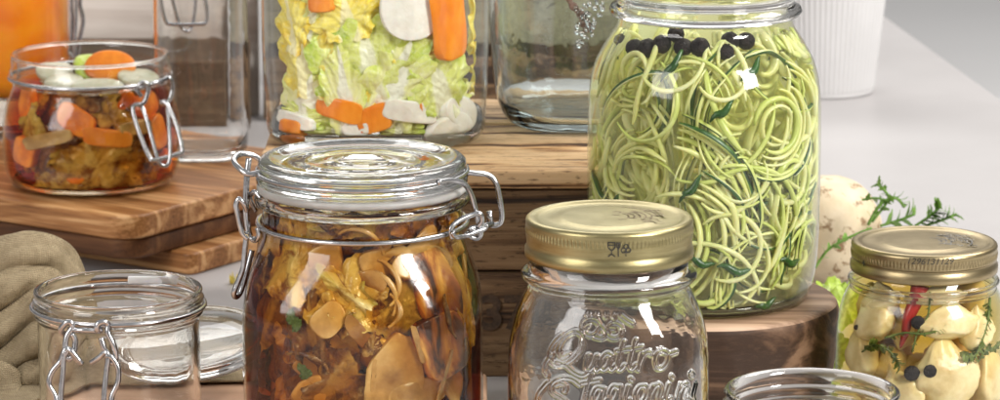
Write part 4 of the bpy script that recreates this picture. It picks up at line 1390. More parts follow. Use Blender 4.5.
def bundle(dep, seed, kinds, rad, nmax=5):
    """a few noodles that run side by side through one wide curl"""
    r_ = random.Random(seed)
    s0, t0, h0 = r_.uniform(-12.5, 12.5), r_.uniform(.8, 16), r_.uniform(0, TAU)
    cv = r_.choice((-1, 1)) / r_.uniform(1.3, 5.0)
    L = min(r_.uniform(6, 15), 4.6 / abs(cv))
    for q in range(r_.randint(max(2, nmax - 4), nmax)):
        off = q * rad * 2.1
        s1, t1 = s0 - math.sin(h0) * off, t0 + math.cos(h0) * off
        if not .7 < t1 < 16.3: continue
        c1 = cv / (1 - cv * off) if abs(1 - cv * off) > .3 else cv
        strand(r_.choices(kinds[0], kinds[1])[0], dep + r_.uniform(-.12, .2), seed * 10 + q, (s1, t1), h0 + r_.uniform(-.08, .08), L * r_.uniform(.7, 1.1), max(-.9, min(.9, c1)), rad * r_.uniform(.85, 1.15))


for k in range(56):
    lay = k / 56
    bundle(1.3 * (1 - lay) ** 1.2 + .02, 100 + k, ((0, 1, 2, 3), (64, 14, 10, 12)), rnd.uniform(.11, .235), 7)
# everything further in, beyond the few hundred noodles one can tell apart
parts = []
STUFF = parts
for k in range(60):
    bundle(rnd.uniform(1.3, 3.4), 9000 + k, ((0,), (1,)), rnd.uniform(.22, .34), 6)
STUFF = None
mk('noodle_mass', join(*parts), ZW, label='tangle of pale zucchini noodles filling the depth of the big jar', cat='zucchini noodles', kind='stuff')
# prominent strands traced from the photo: px, py start, heading, length, curvature
for k, (px, py, hd, L, cv, kd, rd) in enumerate([
    (722, 75, 1.9, 8.5, -.62, 0, .2), (640, 70, -.9, 7.5, .42, 0, .19), (600, 120, 1.2, 7, -.2, 1, .17), (625, 130, 1.2, 6, .05, 0, .22),
    (655, 60, -.3, 9, -.42, 2, .17), (705, 60, -1.5, 6, .12, 2, .2), (700, 195, .9, 9, -.28, 3, .2), (690, 185, .8, 10, -.3, 2, .2),
    (740, 60, -1.2, 8, .2, 3, .2), (785, 60, -1.5, 9, -.1, 1, .22), (800, 70, -1.5, 10, -.04, 3, .2), (775, 95, -1.6, 9, -.2, 2, .2),
    (745, 150, -.6, 7, -.5, 0, .2), (700, 230, .9, 9, -.5, 0, .2), (715, 250, 1.0, 8, -.55, 0, .2), (760, 300, 1.7, 8, .25, 1, .2), (650, 200, .5, 8, -.3, 0, .2),
    (790, 200, -1.7, 7, -.1, 0, .2), (735, 225, .3, 7, -.4, 2, .2)]):
    th, z = JZ.pick(px, py, .1)
    strand(kd, .0, 5000 + k, (th * 6.6, z - z0j), hd, L, cv, rd)
# short dark skin strips
for k, (px, py, hd, L) in enumerate([(672, 66, 1.0, 2.2), (722, 112, .7, 1.8), (752, 70, .6, 2.0), (690, 190, .9, 2.0), (735, 270, -.2, 2.2), (790, 262, -.2, 2.0), (700, 262, -.3, 1.8), (612, 205, .8, 1.6), (630, 265, .3, 1.8), (765, 305, .3, 1.6)]):
    th, z = JZ.pick(px, py, .1)
    P = []
    for i in range(9):
        u = (i / 8 - .5) * L
        th2 = th + math.cos(hd) * u / 6.6; zz = z + math.sin(hd) * u + .15 * math.sin(i)
        P.append(JZ.at(th2, JZ.R(th2, zz) - .12, zz))
    mk('zucchini_skin_strip', tube(P, [.05 + .2 * math.sin(PI * min(1, max(0, i / 8))) for i in range(9)], 8), ZD,
       label='short dark green zucchini skin strip against the glass of the big jar', cat='zucchini strip', group='dark skin strips in the zucchini jar')
# peppercorns
for k, (px, py, r) in enumerate([(615, 41, .42), (635, 48, .5), (648, 48, .52), (662, 44, .5), (676, 34, .45), (683, 47, .5), (700, 47, .53), (730, 41, .5), (746, 41, .48), (726, 52, .45)]):
    th, z = JZ.pick(px, py, r + .05)
    p = JZ.at(th, JZ.R(th, z) - r - .05, z)
    r *= 1.12
    mk('peppercorn', blob(p, r, r, r * .95, k, .1, 3, 22, 14), PEPPER, label='black peppercorn floating in the row near the top of the zucchini jar', cat='peppercorn', group='peppercorns in the zucchini jar')

# ================================================================== GOLD LID JAR WITH RAISED SCRIPT
GJx = (610 - 500) / FPX * 184
g_c = (GJx, 180.8, 0)
LT = 17.5
jg = empty('preserving_jar', g_c, 'empty preserving jar with gold screw lid and raised script on its clear glass', 'jar', 'gold lid jars')
g_out = smin([(4.6, 0, 2.4), (5.0, .15, 2.4), (5.2, .8, 2.4), (5.3, 3, 2.4), (5.36, 7, 2.4), (5.36, 9.6, 2.4), (5.25, 11.0, 2.3), (4.95, 12.2, 2.2), (4.6, 13.1, 2.1), (4.32, 13.7, 2)], 5)
g_out += [(4.28, 13.95, 2), (4.36, 14.1, 2), (4.58, 14.2, 2), (4.68, 14.35, 2), (4.66, 14.55, 2), (4.45, 14.68, 2), (4.22, 14.75, 2), (4.2, 15.4, 2), (4.2, 16.9, 2)]

# centre lines of the raised lettering, traced at the photo's scale
Z = 3.636
ST = []


def st(*pts): ST.append([(500 + x / Z, 290 + y / Z) for x, y in pts])


# ornament: fruit cluster
st((300, 150), (305, 120), (325, 108), (350, 112), (362, 130), (355, 150), (335, 165), (315, 160), (310, 140), (322, 128))
st((395, 150), (398, 130), (415, 122), (435, 130), (443, 150), (432, 170), (410, 175), (392, 165), (388, 150), (400, 140), (415, 142))
st((362, 130), (375, 142), (385, 165), (370, 175), (345, 170))
st((320, 95), (325, 70), (318, 48)); st((350, 95), (352, 70), (350, 42)); st((385, 95), (388, 70), (390, 42)); st((415, 100), (425, 75), (430, 48))
st((440, 95), (460, 110), (480, 122))
# Q
st((225, 165), (200, 190), (182, 225), (185, 260), (210, 275), (250, 262), (285, 230), (302, 195), (298, 165), (275, 152), (245, 165), (222, 195), (215, 225), (228, 245), (250, 235))
st((190, 235), (170, 262), (162, 290), (172, 310)); st((210, 262), (240, 275), (270, 300), (300, 312), (322, 300))
# u a t t r o
st((322, 238), (316, 262), (314, 285), (325, 292), (340, 275), (352, 240)); st((352, 240), (345, 275), (352, 292), (366, 278))
st((404, 238), (388, 232), (372, 248), (366, 275), (376, 290), (392, 278), (406, 240)); st((406, 240), (398, 275), (406, 290), (420, 275))
st((450, 188), (436, 235), (428, 275), (436, 290), (452, 275)); st((425, 222), (470, 214))
st((492, 182), (478, 232), (470, 272), (478, 288), (494, 272)); st((468, 216), (514, 208))
st((515, 232), (508, 262), (502, 290)); st((508, 262), (522, 236), (540, 226), (548, 234))
st((590, 222), (570, 232), (562, 260), (572, 284), (594, 280), (610, 252), (606, 228), (590, 222), (612, 232), (640, 224))
# S
st((290, 345), (262, 325), (222, 322), (190, 342), (190, 372), (220, 392), (245, 415), (235, 450), (195, 468), (155, 455), (135, 420), (140, 380), (160, 352))
st((160, 352), (175, 335)); st((205, 345), (222, 340), (238, 350), (236, 368))
# t a g i o n i
st((335, 308), (318, 355), (306, 410), (314, 430), (332, 412)); st((300, 340), (360, 328))
st((372, 360), (352, 358), (338, 385), (340, 412), (352, 415), (368, 390), (376, 360)); st((376, 360), (368, 400), (376, 415), (392, 398))
st((430, 356), (412, 352), (398, 378), (398, 408), (412, 412), (428, 385), (436, 352)); st((436, 352), (426, 410), (410, 450), (388, 455))
st((466, 352), (455, 392), (458, 412), (472, 400)); st((474, 322), (478, 328))
st((522, 350), (504, 355), (492, 382), (498, 408), (518, 405), (532, 378), (530, 354), (522, 350))
st((555, 350), (546, 380), (540, 412)); st((546, 380), (562, 352), (578, 346), (584, 360), (576, 392), (580, 408), (594, 395))
st((612, 344), (600, 385), (604, 406), (618, 395)); st((622, 314), (626, 320))
st((655, 344), (646, 376), (640, 410)); st((646, 376), (664, 348), (678, 342), (684, 356), (674, 390), (690, 400))
st((712, 340), (702, 380), (706, 400)); st((695, 300), (702, 308), (696, 314), (690, 306), (696, 300))

JG0 = Jar(g_c, [(p[0], p[1], p[2]) for p in g_out])
SP = []
for s_ in ST:
    q = []
    for px, py in s_:
        th, z = JG0.pick(px, py, 0)
        q.append((th * 5.3, z))
    q = cr([np.array(p) for p in q], 10) if len(q) > 2 else [np.array(q[0]) + (np.array(q[1]) - np.array(q[0])) * t for t in np.linspace(0, 1, 8)]
    SP.append(np.array(q))
SPA = np.vstack(SP)

# profile sampled finely where the lettering is, angles dense at the front
zs_hi = 13.3; zs_lo = 6.0
pts = [p for p in g_out if p[1] < zs_lo]
zz_ = np.arange(zs_lo, zs_hi, .035)
go = np.array([(p[0], p[1], p[2]) for p in g_out])
mid_ = [(np.interp(z, go[:, 1], go[:, 0]), z, np.interp(z, go[:, 1], go[:, 2])) for z in zz_]
pts2 = pts + mid_ + [p for p in g_out if p[1] >= zs_hi]
fr_ = np.linspace(-1.05, 1.05, 380)
bk_ = np.linspace(1.05, TAU - 1.05, 70)[1:-1]
TH = np.concatenate([fr_, bk_])
V = [(g_c[0], g_c[1], .1)]
F = []
n_ = len(TH)
R_ = np.zeros((len(pts2), n_))
for i, (r, z, nn) in enumerate(pts2):
    for j, th in enumerate(TH): R_[i, j] = r * sup(th, nn, 0)
# height of the raised script
for i, (r, z, nn) in enumerate(pts2):
    if z < zs_lo or z > zs_hi: continue
    near = SPA[np.abs(SPA[:, 1] - z) < .4]
    if not len(near): continue
    ss = TH[:380] * 5.3
    d = np.sqrt((ss[:, None] - near[None, :, 0]) ** 2 + (z - near[None, :, 1]) ** 2).min(1)
    R_[i, :380] += .085 * np.exp(-((d - .10) / .053) ** 2) + .032 * np.exp(-(d / .175) ** 4)
for i, (r, z, nn) in enumerate(pts2):
    for j, th in enumerate(TH):
        V.append((g_c[0] + R_[i, j] * math.sin(th), g_c[1] - R_[i, j] * math.cos(th), z))
for j in range(n_): F.append((0, 1 + (j + 1) % n_, 1 + j))
M_ = len(pts2)
for i in range(M_ - 1):
    for j in range(n_):
        j2 = (j + 1) % n_
        F.append((1 + i * n_ + j, 1 + i * n_ + j2, 1 + (i + 1) * n_ + j2, 1 + (i + 1) * n_ + j))
inn = [(4.0, .75, 2.4), (4.55, .95, 2.4)] + [(p[0] - .3, p[1], p[2]) for p in g_out if 1.3 < p[1] < 13.8] + [(4.0, 14.2, 2), (3.95, 16.9, 2)]
base = len(V)
last = 1 + (M_ - 1) * n_
rows = []
for (r, z, nn) in [(4.1, 17.0, 2)] + list(reversed(inn)):
    rows.append(len(V))
    for th in TH:
        rr = r * sup(th, nn, 0)
        V.append((g_c[0] + rr * math.sin(th), g_c[1] - rr * math.cos(th), z))
prev = last
for a in rows:
    for j in range(n_):
        j2 = (j + 1) % n_
        F.append((prev + j, prev + j2, a + j2, a + j))
    prev = a
V.append((g_c[0], g_c[1], .7))
for j in range(n_): F.append((prev + j, prev + (j + 1) % n_, len(V) - 1))
mk('jar_body', (V, F), GLW, jg)


def gold_lid(c, r, zt, h, parent, mat, kn=120):
    def rm(th, z):
        u = (z - (zt - .62)) / .2
        if abs(u) < 1: return .028 * math.cos(kn * th) * (1 - u * u)
        return 0
    zb = zt - h
    pr_ = [(r - .5, zb + .02), (r - .1, zb), (r, zb + .08), (r + .02, zb + .25), (r + .01, zb + .5), (r - .06, zb + .62), (r - .09, zb + .75), (r - .08, zb + .9), (r - .05, zt - .95)]
    pr_ += [(r - .04, zt - .85 + .05 * i) for i in range(0, 12)]
    pr_ += [(r - .03, zt - .22), (r - .06, zt - .1), (r - .16, zt - .01), (r - .3, zt + .02), (r - .5, zt), (r - .62, zt - .06), (r - .75, zt - .1), (r * .62, zt - .09), (r * .58, zt - .03), (r * .54, zt - .02), (0, zt - .02)]
    return mk('screw_lid', lathe(pr_, c, 720, rmod=rm), mat, parent)


gold_lid(g_c, 4.47, LT, 2.15, jg, GOLD)


def wrap_text(V, c, r, th0, z0_, off=.012):
    out_ = []
    for x, y, *_ in V:
        th = th0 + x / r
        out_.append((c[0] + (r + off) * math.sin(th), c[1] - (r + off) * math.cos(th), z0_ + y))
    return np.array(out_)


def line2d(P, w):
    """flat strokes: each polyline becomes a ribbon in the plane"""
    V, F = [], []
    for pl in P:
        for a, b in zip(pl[:-1], pl[1:]):
            a, b = np.array(a, float), np.array(b, float)
            L = np.linalg.norm(b - a)
            if L < 1e-6: continue
            m_ = max(1, int(L / .12))
            t = (b - a) / L; n = np.array([-t[1], t[0]]) * w / 2
            for k in range(m_):
                p, q = a + (b - a) * k / m_, a + (b - a) * (k + 1) / m_
                e_ = t * w * .3
                i = len(V)
                V += [tuple(p - n - e_), tuple(q - n + e_), tuple(q + n + e_), tuple(p + n - e_)]
                F.append((i, i + 1, i + 2, i + 3))
    return V, F


# food-safe glass and fork, and a small three-lobed mark
JL = Jar(g_c, [(4.47, 0, 2), (4.47, 30, 2)])
th_, z_ = JL.pick(614.5, 249.5)
gl_ = [[(-.33, .36), (-.33, .12), (-.25, .0), (-.15, -.06), (-.05, 0), (.02, .12), (.02, .36), (-.33, .36)], [(-.33, .22), (.02, .22)], [(-.15, -.06), (-.15, -.26)], [(-.32, -.38), (-.15, -.26), (.02, -.38)],
       [(.2, -.38), (.2, .05), (.12, .12), (.12, .36)], [(.2, .05), (.2, .36)], [(.2, .05), (.28, .12), (.28, .36)]]
V, F = line2d(gl_, .055)
mk('printed_mark', (wrap_text(V, g_c, 4.47, th_, z_), F), INK, jg, smooth=False)
th_, z_ = JL.pick(626, 250)
cl = []
for cx_, cy_ in ((0, .18), (-.13, -.02), (.13, -.02)):
    cl.append([(cx_ + .12 * math.cos(a), cy_ + .12 * math.sin(a)) for a in np.linspace(0, TAU, 13)])
cl += [[(-.2, -.14), (.2, -.14)], [(0, -.1), (0, -.2)], [(-.03, -.3), (.03, -.3)]]
V, F = line2d(cl, .05)
mk('printed_mark', (wrap_text(V, g_c, 4.47, th_, z_ ), F), INK, jg, smooth=False)
# worn brown print on top of the lid: arcs and strokes
def top_print(c, zt, r0, seed, mat, parent, x0=.1):
    r_ = random.Random(seed)
    L = []
    for k in range(7):
        rr = r0 * (.30 + .09 * k)
        a0 = r_.uniform(-.5, .2); a1 = a0 + r_.uniform(.7, 1.5)
        L.append([(rr * math.cos(a), rr * math.sin(a) * .95) for a in np.linspace(a0, a1, 14)])
    for k in range(26):
        x = r_.uniform(x0, r0 * .8); y = r_.uniform(-r0 * .4, r0 * .45)
        L.append([(x, y), (x + r_.uniform(.1, .35), y + r_.uniform(-.15, .15)), (x + r_.uniform(.2, .5), y + r_.uniform(-.1, .1))])
    V, F = line2d(L, .10)
    V = [(c[0] + x, c[1] + y, zt) for x, y in V]
    mk('printed_mark', (V, F), mat, parent, smooth=False)


PRB = m_noise('worn_brown_print', [(.35, (.14, .09, .04)), (.65, (.34, .26, .15))], 4, 3, .5, 0)
PRG = m_noise('worn_grey_print', [(.35, (.16, .16, .16)), (.65, (.42, .38, .32))], 4, 3, .5, 0)
top_print(g_c, LT - .012, 3.4, 3, PRB, jg)

# ================================================================== GARLIC JAR
RJ = (24.83, 199.8, 0)
jr = empty('preserving_jar', RJ, 'gold lid jar of pickled garlic with chili and herbs at the right', 'jar', 'gold lid jars')
r_out = smin([(4.2, 0), (4.6, .15), (4.85, .8), (5.0, 2.5), (5.05, 5), (5.0, 6.8), (4.8, 8.0), (4.5, 8.8), (4.25, 9.2)], 5)
r_out = [(p[0], p[1], 2) for p in r_out] + [(4.22, 9.35, 2), (4.36, 9.5, 2), (4.42, 9.65, 2), (4.3, 9.8, 2), (4.15, 9.9, 2), (4.1, 11.5, 2)]
shell_jar('jar_body', RJ, r_out, SHELLG, jr, 128)
mk('rim', ring(RJ, 4.28, 9.62, .16), GL, jr)
mk('thread', ring(RJ, 4.2, 9.15, .1), GL, jr)
gold_lid(RJ, 4.3, 11.9, 1.75, jr, GOLD2)
top_print(RJ, 11.9 - .012, 3.3, 8, PRG, jr, .6)
JL2 = Jar(RJ, [(4.26, 0, 2), (4.26, 30, 2)])
th_, z_ = JL2.pick(930, 262)
V, F = text_mesh('1296131129', .52, .0, .25)
V[:, 0] *= 1.05
mk('printed_number', (wrap_text(V, RJ, 4.26, th_, z_, .012), F), INK, jr, smooth=False)
th_, z_ = JL2.pick(863.5, 263)
V, F = text_mesh('4', .55, .02, .1)
mk('printed_number', (wrap_text(V, RJ, 4.26, th_, z_, .012), F), INK, jr, smooth=False)
Rin = [(4.0, .5, 2)] + inner(r_out, .14, .6)
JR = Jar(RJ, Rin)
LIQR = m_liquid('yellow_brine', (.92, .84, .50), 62)
rl = [p for p in Rin if p[1] < 10.8]
mk('brine', lathe([(0, .5)] + rl + [(rl[-1][0], 10.6), (0, 10.6)], RJ, 96), LIQR, jr)
GR = 'garlic cloves in the right jar'
cl = [
    (944, 374, 1.85, 1.1, 1.75, .2, 'large halved garlic clove with two peppercorns on it'),
    (986, 378, 1.5, 1.0, 1.9, .3, 'garlic clove at the right edge below the herb'),
    (948, 322, 1.75, .9, .95, .05, 'long garlic clove lying high under the gold lid'),
    (872, 322, 1.45, .9, 1.1, .6, 'garlic clove at the left wall pointing up right'),
    (880, 300, 1.2, .9, .9, .3, 'garlic clove high at the left under the lid'),
    (862, 350, 1.1, .9, 1.5, .2, 'dim garlic clove low at the left wall'),
    (900, 392, 1.3, .9, 1.2, .5, 'garlic clove half hidden by the front jar rim'),
    (976, 330, 1.2, .9, 1.2, .2, 'garlic clove at the right shoulder of the jar'),
    (935, 296, 1.6, .7, .5, .1, 'flat garlic clove right under the lid'),
]
for k, (px, py, rx, ry, rz, ti, lb) in enumerate(cl):
    th, z = JR.pick(px, py, ry * .9)
    p = JR.at(th, JR.R(th, z) - ry * .9, z)
    V, F = blob(p, rx * 1.12, ry, rz * 1.08, k + 3, .16, .9, 34, 24, th, ti, .62)
    dx, dy = V[:, 0] - RJ[0], V[:, 1] - RJ[1]
    rr = np.hypot(dx, dy); lim = 4.55
    f_ = np.minimum(1, np.array([JR.R(math.atan2(a, -b), zz_1) - .08 for a, b, zz_1 in zip(dx, dy, V[:, 2])]) / rr)
    V[:, 0] = RJ[0] + dx * f_; V[:, 1] = RJ[1] + dy * f_
    mk('garlic_clove', (V, F), CLOVE, label=lb, cat='garlic clove', group=GR)
rn = random.Random(9)
for k in range(26):
    th = rn.uniform(-2.2, 2.2); z = rn.uniform(1.2, 9.6); d = rn.uniform(1.7, 3.2)
    p = JR.at(th, max(.3, JR.R(th, z) - d), z)
    mk('garlic_clove', blob(p, rn.uniform(1.0, 1.4), .9, rn.uniform(.9, 1.5), k + 30, .15, .9, 18, 12, rn.uniform(0, 3), rn.uniform(0, 3), .6), CLOVE,
       label='pickled garlic clove packed deep at the ' + region(JR, th, z, 1, 10) + ' inside the right jar', cat='garlic clove', group='deep garlic cloves in the right jar')
for k, (px, py, r) in enumerate([(918, 322, .40), (912, 373, .46), (930, 371, .40), (860, 327, .16)]):
    th, z = JR.pick(px, py, .3)
    p = JR.at(th, JR.R(th, z) - r * .45 + .02, z)
    mk('peppercorn', blob(p, r, r * .45, r, k, .07, 3, 22, 14), PEPPER,
       label=['black peppercorn beside the red chili', 'left peppercorn of the pair on the halved clove', 'right peppercorn of the pair on the halved clove', 'tiny dark peppercorn at the left wall of the garlic jar'][k], cat='peppercorn', group='peppercorns in the garlic jar')
P = []
for px, py in [(920, 286), (916, 300), (908, 318), (904, 335), (899, 349)]:
    th, z = JR.pick(px, py, .3); P.append(JR.at(th, JR.R(th, z) - .5, z))
P = cr(P, 5); n = len(P)
mk('red_chili', tube(P, [.5 * (1 - (i / (n - 1))) ** .7 + .04 for i in range(n)], 14), CHILI, label='slim red chili pointing down inside the garlic jar', cat='chili')


def sprig(name, P, mat, label, group, leaf=.5, seed=0, r=.07, J=None, dens=2, cat='herb'):
    """one stem with many narrow leaflets"""
    r_ = random.Random(seed)
    C_ = cr(P, 8)
    parts = [tube(C_, r, 6)]
    for i in range(2, len(C_) - 1, 1 if J is not None else 2):
        for q in range(dens):
            a = r_.uniform(0, TAU)
            t = C_[i + 1] - C_[i]; t = t / (np.linalg.norm(t) + 1e-9)
            w = np.array([math.cos(a), math.sin(a) * .6, math.sin(a)]); w = w - t * np.dot(w, t); w /= (np.linalg.norm(w) + 1e-9)
            d = w * .8 + t * .6; d /= np.linalg.norm(d)
            L = leaf * r_.uniform(.5, 1.2)
            s_ = np.cross(d, t); s_ /= (np.linalg.norm(s_) + 1e-9)
            nn = np.cross(s_, d)
            V, F = [], []
            for k in range(7):
                u = k / 6
                wd = L * .42 * math.sin(PI * (u * .9 + .06)) * (1 + .35 * math.sin(k * 2.6 + seed))
                p = C_[i] + d * L * u + nn * (.12 * L * math.sin(u * 3))
                V += [p - s_ * wd, p + nn * .03 * L, p + s_ * wd]
            for k in range(6):
                F += [(3 * k, 3 * k + 1, 3 * k + 4, 3 * k + 3), (3 * k + 1, 3 * k + 2, 3 * k + 5, 3 * k + 4)]
            parts.append((np.array(V), F))
    V, F = join(*parts)
    if J is not None:
        for i in range(len(V)):
            dx, dy = V[i, 0] - J.c[0], V[i, 1] - J.c[1]
            rr = math.hypot(dx, dy); R = J.R(math.atan2(dx, -dy), V[i, 2]) - .04
            if rr > R: V[i, 0] = J.c[0] + dx * R / rr; V[i, 1] = J.c[1] + dy * R / rr
    return mk(name, (V, F), mat, label=label, cat=cat, group=group)


def onwall(J, L, d):
    return [J.at(t, J.R(t, z) - d, z) for t, z in (J.pick(px, py, d) for px, py in L)]


GH = 'herb sprigs in the garlic jar'
sprig('dill_sprig', onwall(JR, [(930, 292), (928, 315), (918, 332), (912, 352)], .25), HERB_G, 'dark herb sprig crossing behind the chili in the garlic jar', GH, .3, 1, .06, JR, 1)
sprig('dill_sprig', onwall(JR, [(885, 338), (905, 333), (925, 334), (946, 328)], .15), HERB_G, 'herb sprig lying sideways under the long clove', GH, .35, 2, .07, JR, 1)
sprig('dill_sprig', onwall(JR, [(990, 298), (988, 318), (982, 340), (975, 355), (965, 358)], .12), HERB_G, 'feathery herb sprig at the right wall of the garlic jar', GH, .6, 3, .08, JR, 2)
sprig('dill_sprig', onwall(JR, [(862, 352), (875, 345), (890, 352), (900, 368)], .2), HERB_G, 'herb sprig low at the left of the garlic jar', GH, .5, 4, .06, JR, 2)
sprig('dill_sprig', onwall(JR, [(978, 362), (985, 352), (999, 345)], .15), HERB_G, 'short herb tip above the right edge clove', GH, .4, 6, .06, JR, 2)

# ================================================================== OPEN JAR AT THE BOTTOM RIGHT
QJ = (15.65, 169.7, 0)
jq = empty('open_jar', QJ, 'empty open jar with threaded rim in front of the dark wood slice', 'jar')
q_out = smin([(4.4, 0), (4.8, .15), (5.0, .9), (5.05, 4), (5.0, 7), (4.75, 8.2), (4.45, 9.0), (4.38, 9.4)], 5)
q_out = [(p[0], p[1], 2) for p in q_out] + [(4.38, 9.6, 2), (4.46, 9.72, 2), (4.38, 9.84, 2), (4.32, 10.0, 2), (4.34, 10.2, 2), (4.46, 10.32, 2), (4.36, 10.44, 2), (4.32, 10.6, 2), (4.34, 10.8, 2), (4.42, 10.9, 2)]
glass_jar('jar_body', QJ, q_out, .36, .6, GL, jq, 128)

# ================================================================== OPEN CLIP JAR AT THE LEFT
LJ = (-21.72, 193.6, 1.5)
jl_ = empty('clip_jar', LJ, 'small empty open clip jar at the front left on the pale board', 'jar', 'wire clip jars')
l_out = smin([(3.9, 0), (4.3, .1), (4.5, .5), (4.58, 1.5), (4.6, 4), (4.6, 6.6), (4.6, 7.3)], 5)
l_out = [(p[0], p[1], 2) for p in l_out] + [(4.66, 7.5, 2), (4.8, 7.58, 2), (4.84, 7.72, 2), (4.78, 7.86, 2), (4.72, 8.0, 2), (4.76, 8.2, 2), (4.86, 8.32, 2), (4.88, 8.5, 2), (4.8, 8.62, 2), (4.76, 8.8, 2), (4.8, 8.92, 2)]
glass_jar('jar_body', LJ, l_out, .34, .5, GL, jl_, 128)
mk('neck_wire', ring(LJ, 4.9, 8.05, .14), WIRE, jl_)
mk('hinge_tab', box(-21.6, -18.6, LJ[1] + 4.0, LJ[1] + 4.25, LJ[2] + 8.3, LJ[2] + 8.75, .08, nx=4, ny=2), PLASTIC, jl_)
YL = LJ[1]
mk('latch_loop', wire(wp([(64, 335, -4.7), (61, 330, -4.9), (66, 323, -5.0), (71, 323, -5.0), (72, 328, -5.0), (67, 336, -5.1), (65, 348, -5.2), (66, 357, -5.2), (70, 359, -5.2), (74, 351, -5.1), (75, 341, -5.0), (72, 334, -5.0)], YL), .17), WIRE, jl_)
mk('latch_loop', wire(wp([(101, 331, -5.0), (97, 330, -5.2), (98, 324, -5.2), (104, 322, -5.1), (108, 325, -5.0), (108, 333, -5.1), (113, 344, -5.2), (116, 356, -5.2), (113, 363, -5.2), (108, 360, -5.2), (104, 348, -5.2), (101, 338, -5.1)], YL), .17), WIRE, jl_)
mk('latch_pin', tube(wp([(68, 330, -5.0), (101, 331, -5.1)], YL), .16), WIRE, jl_)
mk('lever', wire(wp([(80, 362, -5.4), (72, 352, -5.4), (68, 350, -5.3), (64, 356, -5.4), (64, 352, -5.4), (60, 362, -5.4), (52, 372, -5.5), (49, 384, -5.6), (55, 396, -5.7), (60, 412, -5.9), (85, 420, -6.0), (108, 412, -5.9), (112, 396, -5.7), (118, 382, -5.6), (118, 368, -5.5), (112, 358, -5.4), (106, 356, -5.4)], YL), .16), WIRE, jl_)
mk('bail', wire(wp([(82, 364, -5.0), (74, 357, -5.2), (68, 349, -5.3), (64, 353, -5.4), (63, 370, -5.5), (61, 395, -5.7), (62, 420, -5.9)], YL), .16), WIRE, jl_)
mk('bail', wire(wp([(91, 363, -5.0), (99, 358, -5.2), (106, 352, -5.3), (108, 358, -5.4), (106, 375, -5.5), (104, 395, -5.7), (103, 420, -5.9)], YL), .16), WIRE, jl_)

# loose glass lid leaning behind
lc = np.array([-18.9, 206.6, 3.3])
pr_ = [(0, -.1), (3.6, -.1), (4.0, .05), (4.05, .35), (4.7, .38), (4.95, .55), (4.95, .95), (4.75, 1.12), (4.2, 1.1), (4.0, .95), (0, .9)]
V, F = lathe(pr_, (0, 0, 0), 96)
tl = math.radians(11)


def tilt_to(V, rz=math.radians(-22)):
    V = np.array(V)
    y = V[:, 1] * math.cos(tl) - V[:, 2] * math.sin(tl); z = V[:, 1] * math.sin(tl) + V[:, 2] * math.cos(tl); x = V[:, 0]
    return np.stack([lc[0] + x * math.cos(rz) - y * math.sin(rz), lc[1] + x * math.sin(rz) + y * math.cos(rz), lc[2] + z], 1)


# rotate so the face looks towards the camera and up
lidn = empty('glass_lid', (lc[0], lc[1], 1.5), 'loose glass jar lid leaning between the open clip jar and the brown jar', 'lid')
mk('lid_glass', (tilt_to(V), F), GL, lidn)
V, F = lathe([(4.36, .33), (4.62, .33), (4.7, .26), (4.62, .2), (4.36, .2)], (0, 0, 0), 96, close=True)
mk('gasket', (tilt_to(V), F), RUBBER, lidn)

# ================================================================== LINEN CLOTH
m, nt, out = newmat('olive_linen')
v = coords(nt)
w1 = nt.nodes.new('ShaderNodeTexWave'); w1.inputs['Scale'].default_value = 3.2; w1.inputs['Distortion'].default_value = 1.5; w1.bands_direction = 'X'
w2 = nt.nodes.new('ShaderNodeTexWave'); w2.inputs['Scale'].default_value = 3.2; w2.inputs['Distortion'].default_value = 1.5; w2.bands_direction = 'Z'
nt.links.new(v, w1.inputs[0]); nt.links.new(v, w2.inputs[0])
ww = math_(nt, 'ADD', w1.outputs['Fac'], w2.outputs['Fac'])
nz_ = noise_t(nt, v, 1.2, 6, .7)
c = ramp(nt, nz_, [(.3, (.26, .20, .12)), (.7, (.44, .35, .225))])
c = mix(nt, c, ramp(nt, ww, [(0, (.70, .70, .70)), (1, (1.14, 1.13, 1.10))]), 1.0, 'MULTIPLY')
prin(nt, out, c, .9, nrm=bump(nt, math_(nt, 'ADD', ww, math_(nt, 'MULTIPLY', noise_t(nt, v, .7, 6, .65), 7.0)), .7, .001), spec=.15)
LINEN = m


def seg_d(x, y, a, b):
    ax_, ay = a; bx, by = b
    L2 = (bx - ax_) ** 2 + (by - ay) ** 2
    t = ((x - ax_) * (bx - ax_) + (y - ay) * (by - ay)) / L2
    t = max(0, min(1, t))
    return x - (ax_ + (bx - ax_) * t), y - (ay + (by - ay) * t), t


